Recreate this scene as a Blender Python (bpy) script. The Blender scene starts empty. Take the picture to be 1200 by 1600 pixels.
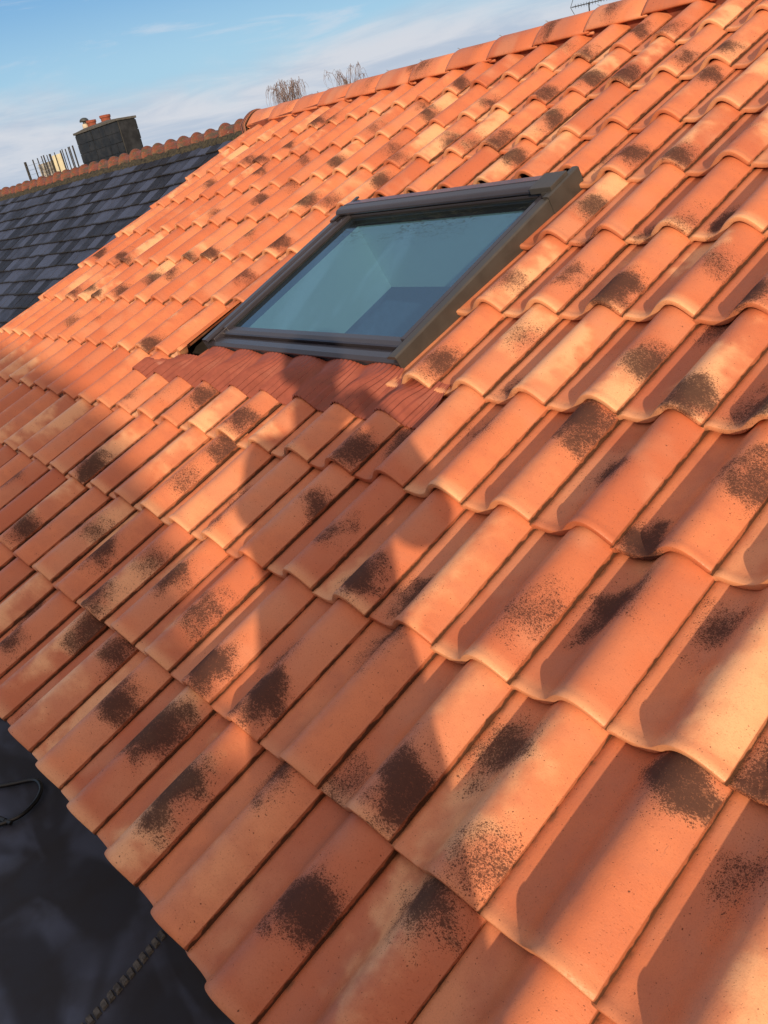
import bpy, bmesh, math, random
import numpy as np
from mathutils import Vector, Matrix
R_ = math.radians
random.seed(7); rng = np.random.default_rng(11)
SC = bpy.context.scene
COL = SC.collection

# ------------------------------------------------------------------ camera
cam_d = bpy.data.cameras.new('camera')
cam = bpy.data.objects.new('camera', cam_d); COL.objects.link(cam)
cam_d.sensor_fit = 'VERTICAL'; cam_d.sensor_height = 32.0; cam_d.sensor_width = 24.0
cam_d.lens = 1338.6/1600*32.0
cam_d.clip_start = 0.02; cam_d.clip_end = 3000
CP = (2.21959764, -0.22168089, 1.20784786)
CM = ((0.625772, -0.194183, 0.755448), (0.75454, 0.396158, -0.52319), (-0.197682, 0.897414, 0.394424))
m4 = Matrix(CM).to_4x4(); m4.translation = Vector(CP)
cam.matrix_world = m4
SC.camera = cam
SC.render.resolution_x = 768; SC.render.resolution_y = 1024

# ------------------------------------------------------------------ light
SUN_EL = R_(12.0)
TR = Vector((-0.805*math.cos(SUN_EL), 0.593*math.cos(SUN_EL), -math.sin(SUN_EL))).normalized()  # travel
sun_d = bpy.data.lights.new('sun', 'SUN')
sun_d.energy = 4.4; sun_d.angle = R_(0.6); sun_d.color = (1.0, 0.78, 0.52)
sun = bpy.data.objects.new('sun', sun_d); COL.objects.link(sun)
sun.rotation_euler = TR.to_track_quat('-Z', 'Y').to_euler()
sun.location = (8, -8, 6)

world = bpy.data.worlds.new('World'); SC.world = world
world.use_nodes = True
nt = world.node_tree; nt.nodes.clear()
def N(t, typ, **kw):
    n = t.nodes.new(typ)
    for k, v in kw.items(): setattr(n, k, v)
    return n
wo = N(nt, 'ShaderNodeOutputWorld'); bg = N(nt, 'ShaderNodeBackground')
sky = N(nt, 'ShaderNodeTexSky'); sky.sky_type = 'NISHITA'; sky.sun_disc = False
sky.sun_elevation = SUN_EL; sky.sun_rotation = math.atan2(0.805, -0.593)
sky.air_density = 1.0; sky.dust_density = 0.6; sky.ozone_density = 1.6
bg.inputs['Strength'].default_value = 0.15
tc = N(nt, 'ShaderNodeTexCoord'); sep = N(nt, 'ShaderNodeSeparateXYZ')
nt.links.new(tc.outputs['Generated'], sep.inputs[0])
# cloud veil: thickens towards the horizon, streaky higher up
mp = N(nt, 'ShaderNodeMapping'); mp.inputs['Scale'].default_value = (1.2, 2.6, 9.0); mp.inputs['Rotation'].default_value = (0.1, 0.0, 0.5)
nt.links.new(tc.outputs['Generated'], mp.inputs[0])
nz = N(nt, 'ShaderNodeTexNoise'); nz.inputs['Scale'].default_value = 1.6; nz.inputs['Detail'].default_value = 7; nz.inputs['Roughness'].default_value = 0.55; nz.inputs['Distortion'].default_value = 0.4
nt.links.new(mp.outputs[0], nz.inputs[0])
def mth(t, op, a, b=None, c=None, clamp=False):
    n = N(t, 'ShaderNodeMath', operation=op); n.use_clamp = clamp
    for i, v in enumerate((a, b, c)):
        if v is None: continue
        if isinstance(v, (int, float)): n.inputs[i].default_value = v
        else: t.links.new(v, n.inputs[i])
    return n.outputs[0]
def mrange(t, v, a, b, c=0.0, d=1.0, smooth=True):
    n = N(t, 'ShaderNodeMapRange'); n.interpolation_type = 'SMOOTHSTEP' if smooth else 'LINEAR'
    t.links.new(v, n.inputs['Value'])
    for k, x in (('From Min', a), ('From Max', b), ('To Min', c), ('To Max', d)):
        if isinstance(x, (int, float)): n.inputs[k].default_value = x
        else: t.links.new(x, n.inputs[k])
    return n.outputs[0]
def mixc(t, fac, a, b, mode='MIX'):
    n = N(t, 'ShaderNodeMix'); n.data_type = 'RGBA'; n.blend_type = mode
    if isinstance(fac, (int, float)): n.inputs[0].default_value = fac
    else: t.links.new(fac, n.inputs[0])
    for i, v in ((6, a), (7, b)):
        if isinstance(v, tuple): n.inputs[i].default_value = (*v[:3], 1)
        else: t.links.new(v, n.inputs[i])
    return n.outputs[2]
elev = sep.outputs['Z']
# hazy band at the horizon, clear blue above it, then out-of-view overhead brightness and warm sun-side haze, both added to lift the shade
bank = mth(nt, 'ADD', elev, mth(nt, 'MULTIPLY', mth(nt, 'SUBTRACT', nz.outputs[0], 0.5), 0.11))
base = mixc(nt, mrange(nt, elev, 0.10, 0.21), (2.0, 3.45, 4.7), (0.85, 2.25, 4.2))
base = mixc(nt, mrange(nt, elev, 0.24, 0.50), base, (2.9, 3.0, 3.35))
base = mixc(nt, 0.15, base, sky.outputs[0])
mp2 = N(nt, 'ShaderNodeMapping'); mp2.inputs['Scale'].default_value = (2.0, 2.0, 14.0); mp2.inputs['Rotation'].default_value = (0.06, -0.05, 0.2); nt.links.new(tc.outputs['Generated'], mp2.inputs[0])
nz2 = N(nt, 'ShaderNodeTexNoise'); nz2.inputs['Scale'].default_value = 3.0; nz2.inputs['Detail'].default_value = 8; nz2.inputs['Roughness'].default_value = 0.6; nz2.inputs['Distortion'].default_value = 0.6
nt.links.new(mp2.outputs[0], nz2.inputs[0])
wisp = mth(nt, 'MULTIPLY', mrange(nt, nz2.outputs[0], 0.54, 0.74), 0.55)
c1_ = mixc(nt, wisp, base, (3.9, 4.3, 4.9))
ccol = mixc(nt, mrange(nt, nz2.outputs[0], 0.35, 0.65), (3.0, 3.5, 4.25), (4.1, 4.3, 4.7))
scol = mixc(nt, mrange(nt, bank, 0.065, 0.115, 1.0, 0.0), c1_, ccol)
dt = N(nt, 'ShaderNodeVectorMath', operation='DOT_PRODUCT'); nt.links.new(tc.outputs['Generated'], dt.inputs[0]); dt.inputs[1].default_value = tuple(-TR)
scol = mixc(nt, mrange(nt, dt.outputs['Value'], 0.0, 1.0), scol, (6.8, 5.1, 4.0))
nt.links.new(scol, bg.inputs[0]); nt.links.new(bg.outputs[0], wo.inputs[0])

vs = SC.view_settings
vs.view_transform = 'Standard'; vs.look = 'None'; vs.gamma = 1.0; vs.use_curve_mapping = False
vs.exposure = 0.10

# ------------------------------------------------------------------ helpers
TH = R_(22.0); W = 0.21; L = 0.345051
cT, sT = math.cos(TH), math.sin(TH)
def loc(u, v, n):           # metres on the roof: along the eave, up the slope, off the slope -> world
    return Vector((u, v*cT - n*sT, v*sT + n*cT))
def locA(P):
    P = np.asarray(P, float)
    return np.stack([P[..., 0], P[..., 1]*cT - P[..., 2]*sT, P[..., 1]*sT + P[..., 2]*cT], -1)

def mat(name):
    m = bpy.data.materials.new(name); m.use_nodes = True
    t = m.node_tree; t.nodes.clear()
    o = N(t, 'ShaderNodeOutputMaterial'); b = N(t, 'ShaderNodeBsdfPrincipled')
    t.links.new(b.outputs[0], o.inputs[0])
    return m, t, b, o
def simple(name, col, rough=0.6, metal=0.0, noise=0.25, scale=20.0, bump=0.0, spec=0.5):
    m, t, b, o = mat(name)
    c = N(t, 'ShaderNodeTexCoord'); n = N(t, 'ShaderNodeTexNoise')
    n.inputs['Scale'].default_value = scale; n.inputs['Detail'].default_value = 6; n.inputs['Roughness'].default_value = 0.6
    t.links.new(c.outputs['Object'], n.inputs[0])
    v = mrange(t, n.outputs[0], 0.3, 0.7)
    lo = tuple(x*(1-noise) for x in col); hi = tuple(min(1, x*(1+noise)) for x in col)
    t.links.new(mixc(t, v, lo, hi), b.inputs['Base Color'])
    b.inputs['Roughness'].default_value = rough; b.inputs['Metallic'].default_value = metal
    b.inputs['Specular IOR Level'].default_value = spec
    t.links.new(mrange(t, n.outputs[0], 0.2, 0.8, rough*0.85, min(1, rough*1.15)), b.inputs['Roughness'])
    if bump:
        bp = N(t, 'ShaderNodeBump'); bp.inputs['Strength'].default_value = bump; bp.inputs['Distance'].default_value = 0.002
        t.links.new(n.outputs[0], bp.inputs['Height']); t.links.new(bp.outputs[0], b.inputs['Normal'])
    return m

def link(name, me, m, parent=None, smooth=False, base=None):
    o = bpy.data.objects.new(name, me); COL.objects.link(o)
    if m is not None:
        for x in (m if isinstance(m, (list, tuple)) else [m]): me.materials.append(x)
    if smooth:
        me.polygons.foreach_set('use_smooth', [True]*len(me.polygons))
    if parent is not None:
        o.parent = parent
    return o
def origin_to(o, p):        # move a mesh's origin to world point p (mesh data given in world coordinates)
    p = Vector(p)
    o.data.transform(Matrix.Translation(-p))
    o.location = p
def empty(name, p, label, cat, group=None):
    e = bpy.data.objects.new(name, None); COL.objects.link(e); e.location = p; e.empty_display_size = 0.2
    e['label'] = label; e['category'] = cat
    if group: e['group'] = group
    return e
def tag(o, label, cat, group=None):
    o['label'] = label; o['category'] = cat
    if group: o['group'] = group
def part(name, me, m, parent, smooth=False):   # mesh in world coords, parented to an empty or a part chain
    c = np.zeros(3)
    n = len(me.vertices); co = np.zeros(n*3); me.vertices.foreach_get('co', co); co = co.reshape(-1, 3)
    c = Vector(co.mean(0))
    me.transform(Matrix.Translation(-c))
    o = link(name, me, m, parent, smooth)
    pw = Vector((0, 0, 0)); q = parent
    while q is not None: pw = pw + q.location; q = q.parent
    o.location = c - pw
    return o
class MB:
    def __init__(s): s.v = []; s.f = []
    def add(s, vs_, fs):
        k = len(s.v); s.v += [tuple(map(float, x)) for x in vs_]; s.f += [tuple(i+k for i in f) for f in fs]
    def box(s, x0, x1, y0, y1, z0, z1, fn=None, bev=0.0):
        if bev > 0:
            bm = bmesh.new(); bmesh.ops.create_cube(bm, size=1)
            for v in bm.verts: v.co = Vector(((x0+x1)/2+v.co.x*(x1-x0), (y0+y1)/2+v.co.y*(y1-y0), (z0+z1)/2+v.co.z*(z1-z0)))
            bmesh.ops.bevel(bm, geom=bm.edges[:], offset=bev, segments=2, affect='EDGES', profile=0.5)
            vs_ = [v.co.copy() for v in bm.verts]; fs = [[v.index for v in f.verts] for f in bm.faces]; bm.free()
        else:
            vs_ = [Vector((x, y, z)) for x in (x0, x1) for y in (y0, y1) for z in (z0, z1)]
            fs = [(0, 1, 3, 2), (4, 6, 7, 5), (0, 4, 5, 1), (2, 3, 7, 6), (0, 2, 6, 4), (1, 5, 7, 3)]
        if fn: vs_ = [fn(*v) for v in vs_]
        s.add(vs_, fs)
    def prism(s, prof, a, b, fn):      # closed profile list (p,q) swept from a to b; fn(t,p,q)->world
        n = len(prof)
        vs_ = [fn(a, p, q) for p, q in prof] + [fn(b, p, q) for p, q in prof]
        fs = [(i, (i+1) % n, n+(i+1) % n, n+i) for i in range(n)] + [tuple(range(n))[::-1], tuple(range(n, 2*n))]
        s.add(vs_, fs)
    def tube(s, pts, r, seg=8, cap=True):
        pts = [Vector(p) for p in pts]; rs = r if isinstance(r, (list, tuple)) else [r]*len(pts)
        rings = []; up = None
        for i, p in enumerate(pts):
            d = (pts[min(i+1, len(pts)-1)] - pts[max(i-1, 0)])
            if d.length < 1e-9: d = Vector((0, 0, 1))
            d.normalize()
            if up is None: up = d.orthogonal().normalized()
            up = (up - d*up.dot(d))
            if up.length < 1e-6: up = d.orthogonal()
            up.normalize(); sd = d.cross(up)
            rings.append([p + (up*math.cos(2*math.pi*k/seg) + sd*math.sin(2*math.pi*k/seg))*rs[i] for k in range(seg)])
        vs_ = [v for r_ in rings for v in r_]; fs = []
        for i in range(len(rings)-1):
            for k in range(seg):
                fs.append((i*seg+k, i*seg+(k+1) % seg, (i+1)*seg+(k+1) % seg, (i+1)*seg+k))
        if cap: fs += [tuple(range(seg))[::-1], tuple((len(rings)-1)*seg+k for k in range(seg))]
        s.add(vs_, fs)
    def lathe(s, prof, c, seg=20, fn=None):
        c = Vector(c); vs_ = []; fs = []
        for r, z in prof:
            for k in range(seg):
                a = 2*math.pi*k/seg; p = Vector((r*math.cos(a), r*math.sin(a), z))
                vs_.append(c+p)
        n = len(prof)
        for i in range(n-1):
            for k in range(seg): fs.append((i*seg+k, i*seg+(k+1) % seg, (i+1)*seg+(k+1) % seg, (i+1)*seg+k))
        fs += [tuple(range(seg))[::-1], tuple((n-1)*seg+k for k in range(seg))]
        s.add(vs_, fs)
    def grid(s, P):     # P[i][j] world points
        n, m_ = len(P), len(P[0])
        s.add([p for r in P for p in r], [(i*m_+j, i*m_+j+1, (i+1)*m_+j+1, (i+1)*m_+j) for i in range(n-1) for j in range(m_-1)])
    def mesh(s, name):
        me = bpy.data.meshes.new(name); me.from_pydata(s.v, [], s.f); me.update()
        bm = bmesh.new(); bm.from_mesh(me); bmesh.ops.recalc_face_normals(bm, faces=bm.faces[:]); bm.to_mesh(me); bm.free()
        return me

# ------------------------------------------------------------------ clay tile material
def clay_material(name, old=False):
    m, t, b, o = mat(name)
    uv = N(t, 'ShaderNodeUVMap'); uv.uv_map = 'tile_uv'
    s = N(t, 'ShaderNodeSeparateXYZ'); t.links.new(uv.outputs[0], s.inputs[0])
    x, y = s.outputs[0], s.outputs[1]          # metres on the tile: across, up from the butt
    a1 = N(t, 'ShaderNodeAttribute', attribute_name='r1'); a2 = N(t, 'ShaderNodeAttribute', attribute_name='r2')
    a3 = N(t, 'ShaderNodeAttribute', attribute_name='r3'); a4 = N(t, 'ShaderNodeAttribute', attribute_name='r4')
    def comps(a):
        q = N(t, 'ShaderNodeSeparateColor'); t.links.new(a.outputs['Color'], q.inputs[0]); return q.outputs
    c1, c2, c3, c4 = comps(a1), comps(a2), comps(a3), comps(a4)
    # per-tile shifted coordinates
    off = N(t, 'ShaderNodeVectorMath', operation='MULTIPLY_ADD')
    t.links.new(a3.outputs['Color'], off.inputs[0]); off.inputs[1].default_value = (37.0, 53.0, 29.0); t.links.new(uv.outputs[0], off.inputs[2])
    P = off.outputs[0]
    def noise(scale, det=4, rough=0.55, vec=P, dist=0.0):
        n = N(t, 'ShaderNodeTexNoise'); n.inputs['Scale'].default_value = scale; n.inputs['Detail'].default_value = det
        n.inputs['Roughness'].default_value = rough; n.inputs['Distortion'].default_value = dist
        t.links.new(vec, n.inputs['Vector']); return n.outputs[0]
    wob = noise(14, 3); wob2 = noise(30, 4); wob0 = noise(7, 2)
    def blob(cx, cy, sx, sy, amt):   # soft ellipse 0..1 in metres, edge broken by noise
        dx = mth(t, 'DIVIDE', mth(t, 'SUBTRACT', x, cx), sx)
        dy = mth(t, 'DIVIDE', mth(t, 'SUBTRACT', y, cy), sy)
        d = mth(t, 'SQRT', mth(t, 'ADD', mth(t, 'MULTIPLY', dx, dx), mth(t, 'MULTIPLY', dy, dy)))
        d = mth(t, 'ADD', d, mth(t, 'ADD', mth(t, 'MULTIPLY', mth(t, 'SUBTRACT', wob, 0.5), 1.5), mth(t, 'ADD', mth(t, 'MULTIPLY', mth(t, 'SUBTRACT', wob0, 0.5), 1.6), mth(t, 'MULTIPLY', mth(t, 'SUBTRACT', wob2, 0.5), 0.8))))
        g = mth(t, 'POWER', mrange(t, d, -0.1, 1.75, 1.0, 0.0), 1.7)
        return mth(t, 'MULTIPLY', g, amt)
    # body colour
    hue = c1[0]
    body = mixc(t, hue, (0.48, 0.128, 0.054), (0.67, 0.222, 0.096))
    body = mixc(t, mth(t, 'MULTIPLY', mrange(t, wob, 0.35, 0.7), 0.55), body, (0.44, 0.125, 0.062))
    body = mixc(t, mth(t, 'MULTIPLY', mrange(t, wob0, 0.4, 0.65), mth(t, 'MULTIPLY', c3[0], 0.6)), body, (0.62, 0.27, 0.15))
    # pale flashed patches
    p1 = blob(mth(t, 'MULTIPLY', c2[0], 0.21), mth(t, 'MULTIPLY', c2[1], 0.36), 0.075, 0.17, mrange(t, c2[2], 0.1, 0.7, 0.1, 1.2))
    p2 = mth(t, 'MULTIPLY', mrange(t, y, 0.05, 0.0), c1[2])
    pale = mth(t, 'MAXIMUM', p1, mth(t, 'MULTIPLY', p2, 0.8))
    col = mixc(t, mth(t, 'MULTIPLY', mrange(t, pale, 0.0, 1.0), 0.95, clamp=True), body, (0.78, 0.40, 0.21))
    # fine dust on the clay
    grain = noise(420, 3, 0.7)
    col = mixc(t, mth(t, 'MULTIPLY', mrange(t, grain, 0.50, 0.72), 0.34), col, (0.34, 0.12, 0.07))
    # sooty flashing: soft smoke plus dots that thin out from its middle
    g1 = blob(c4[0], c4[1], mth(t, 'MULTIPLY_ADD', c1[1], 0.030, 0.042), mth(t, 'MULTIPLY_ADD', c3[2], 0.042, 0.047), c4[2])
    a5 = N(t, 'ShaderNodeAttribute', attribute_name='r5'); c5 = comps(a5)
    g2 = blob(c5[0], c5[1], 0.062, 0.07, c5[2])
    g = mth(t, 'MAXIMUM', g1, g2)
    halo = mrange(t, g, 0.0, 0.7)
    col = mixc(t, mth(t, 'MULTIPLY', halo, 0.45), col, (0.17, 0.080, 0.062))
    core = mrange(t, mth(t, 'ADD', g, mth(t, 'MULTIPLY', mth(t, 'SUBTRACT', wob2, 0.5), 0.9)), 0.50, 1.05)
    col = mixc(t, mth(t, 'MULTIPLY', core, 0.50), col, (0.050, 0.030, 0.030))
    # faint bluish grey smoke drawn out along the pan
    stv = N(t, 'ShaderNodeVectorMath', operation='MULTIPLY'); t.links.new(P, stv.inputs[0]); stv.inputs[1].default_value = (1.0, 0.35, 1.0)
    sm1 = noise(16, 3, 0.5, stv.outputs[0])
    pan = mth(t, 'MULTIPLY', mrange(t, x, 0.035, 0.085), mrange(t, x, 0.155, 0.10))
    col = mixc(t, mth(t, 'MULTIPLY', mth(t, 'MULTIPLY', mrange(t, sm1, 0.42, 0.7), pan), 0.30), col, (0.20, 0.125, 0.12))
    def dots(scale, k, lo, dens):
        jit = N(t, 'ShaderNodeTexNoise'); jit.inputs['Scale'].default_value = scale*0.9; jit.inputs['Detail'].default_value = 2; t.links.new(P, jit.inputs['Vector'])
        ad = N(t, 'ShaderNodeVectorMath', operation='MULTIPLY_ADD'); t.links.new(jit.outputs['Color'], ad.inputs[0]); ad.inputs[1].default_value = (1.1/scale,)*3; t.links.new(P, ad.inputs[2])
        v = N(t, 'ShaderNodeTexVoronoi'); v.inputs['Scale'].default_value = scale; t.links.new(ad.outputs[0], v.inputs['Vector'])
        cr = N(t, 'ShaderNodeSeparateColor'); t.links.new(v.outputs['Color'], cr.inputs[0])
        rad = mth(t, 'MULTIPLY', mth(t, 'ADD', mth(t, 'MULTIPLY', g, k), lo), mrange(t, cr.outputs[0], 0.0, 1.0, 0.25, 1.3, False))
        keep = mth(t, 'GREATER_THAN', mth(t, 'ADD', mth(t, 'MULTIPLY', g, dens), 0.02), cr.outputs[1])
        return mth(t, 'MULTIPLY', mrange(t, mth(t, 'SUBTRACT', rad, v.outputs['Distance']), -0.10, 0.16), keep)
    d0 = dots(160, 0.55, 0.16, 0.70); d1 = dots(260, 0.55, 0.26, 1.05); d2 = dots(450, 0.55, 0.32, 1.4); d3 = dots(820, 0.5, 0.38, 1.8); d1 = mth(t, 'MAXIMUM', d0, d1)
    dd = mth(t, 'MAXIMUM', mth(t, 'MAXIMUM', d1, d2), mth(t, 'MULTIPLY', d3, 0.8))
    if old: dd = mth(t, 'MULTIPLY', dd, 0.3)
    col = mixc(t, mth(t, 'MULTIPLY', dd, 0.80), col, (0.052, 0.028, 0.025))
    # small scuffs
    sm = N(t, 'ShaderNodeVectorMath', operation='MULTIPLY'); t.links.new(P, sm.inputs[0]); sm.inputs[1].default_value = (1.0, 0.3, 1.0)
    scf = noise(120, 2, 0.5, sm.outputs[0])
    col = mixc(t, mth(t, 'MULTIPLY', mrange(t, scf, 0.74, 0.78), 0.5), col, (0.30, 0.11, 0.06))
    # dirt caught in the side joint (the right edge of each roll) and under the butt above
    jn = noise(30, 5)
    col = mixc(t, mth(t, 'MULTIPLY', mrange(t, x, 0.2085, 0.2115), 0.7), col, (0.27, 0.085, 0.042))
    jd = mrange(t, mth(t, 'ADD', x, mth(t, 'MULTIPLY', mth(t, 'SUBTRACT', jn, 0.5), 0.022)), 0.2130, 0.2165)
    col = mixc(t, mth(t, 'MULTIPLY', jd, 0.9), col, (0.045, 0.022, 0.012))
    ml = mth(t, 'MULTIPLY', mrange(t, x, 0.012, 0.003), mrange(t, noise(40, 4), 0.45, 0.7))
    col = mixc(t, mth(t, 'MULTIPLY', ml, 0.6), col, (0.11, 0.075, 0.04))
    if old:
        n1 = noise(18, 5, 0.7); n2 = noise(60, 5, 0.7)
        col = mixc(t, mrange(t, n1, 0.45, 0.62), (0.18, 0.046, 0.025), (0.075, 0.055, 0.036))
        col = mixc(t, mth(t, 'MULTIPLY', mrange(t, n2, 0.5, 0.66), 0.8), col, (0.10, 0.075, 0.03))
        col = mixc(t, mth(t, 'MULTIPLY', mrange(t, n2, 0.30, 0.38, 1.0, 0.0), 0.7), col, (0.5, 0.42, 0.32))
    t.links.new(col, b.inputs['Base Color'])
    rg = mixc(t, dd, (0.62,)*3, (0.5,)*3)
    b.inputs['Roughness'].default_value = 0.6
    soot = mth(t, 'MAXIMUM', dd, core, clamp=True)
    t.links.new(mth(t, 'MULTIPLY_ADD', soot, 0.32, mrange(t, grain, 0.3, 0.7, 0.42, 0.62)), b.inputs['Roughness'])
    t.links.new(mth(t, 'MULTIPLY_ADD', soot, -0.38, 0.48), b.inputs['Specular IOR Level'])
    pit = mrange(t, noise(260, 2, 0.5), 0.66, 0.74)
    h = mth(t, 'ADD', mth(t, 'MULTIPLY_ADD', grain, 0.6, mth(t, 'MULTIPLY', pit, -1.0)), mth(t, 'ADD', mth(t, 'MULTIPLY', wob2, 1.6), mth(t, 'MULTIPLY', dd, -0.5)))
    bp = N(t, 'ShaderNodeBump'); bp.inputs['Strength'].default_value = 0.6 if not old else 0.9; bp.inputs['Distance'].default_value = 0.0012 if not old else 0.004
    t.links.new(h, bp.inputs['Height']); t.links.new(bp.outputs[0], b.inputs['Normal'])
    return m
M_CLAY = clay_material('clay_tile'); M_OLD = clay_material('old_clay', True)

def cr_spline(xs, ys, q):
    xs = np.array(xs); ys = np.array(ys); n = len(xs); m_ = np.gradient(ys, xs)
    i = np.clip(np.searchsorted(xs, q)-1, 0, n-2); h = xs[i+1]-xs[i]; t = (q-xs[i])/h
    return (2*t**3-3*t**2+1)*ys[i] + (t**3-2*t**2+t)*h*m_[i] + (-2*t**3+3*t**2)*ys[i+1] + (t**3-t**2)*h*m_[i+1]
PX = [-0.08, 0.0, 0.05, 0.10, 0.20, 0.30, 0.37, 0.42, 0.47, 0.54, 0.62, 0.70, 0.78, 0.86, 0.92, 0.965, 1.0]
PZ = [-0.03, 0.0, 0.018, 0.006, -0.008, 0.0, 0.025, 0.06, 0.115, 0.185, 0.238, 0.255, 0.243, 0.195, 0.142, 0.092, 0.058]
def prof(x): return cr_spline(PX, PZ, np.asarray(x, float))
XS = np.unique(np.concatenate([np.linspace(-0.06, 0.30, 9), np.linspace(0.30, 0.56, 8), np.linspace(0.56, 1.0, 13)]))

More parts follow.
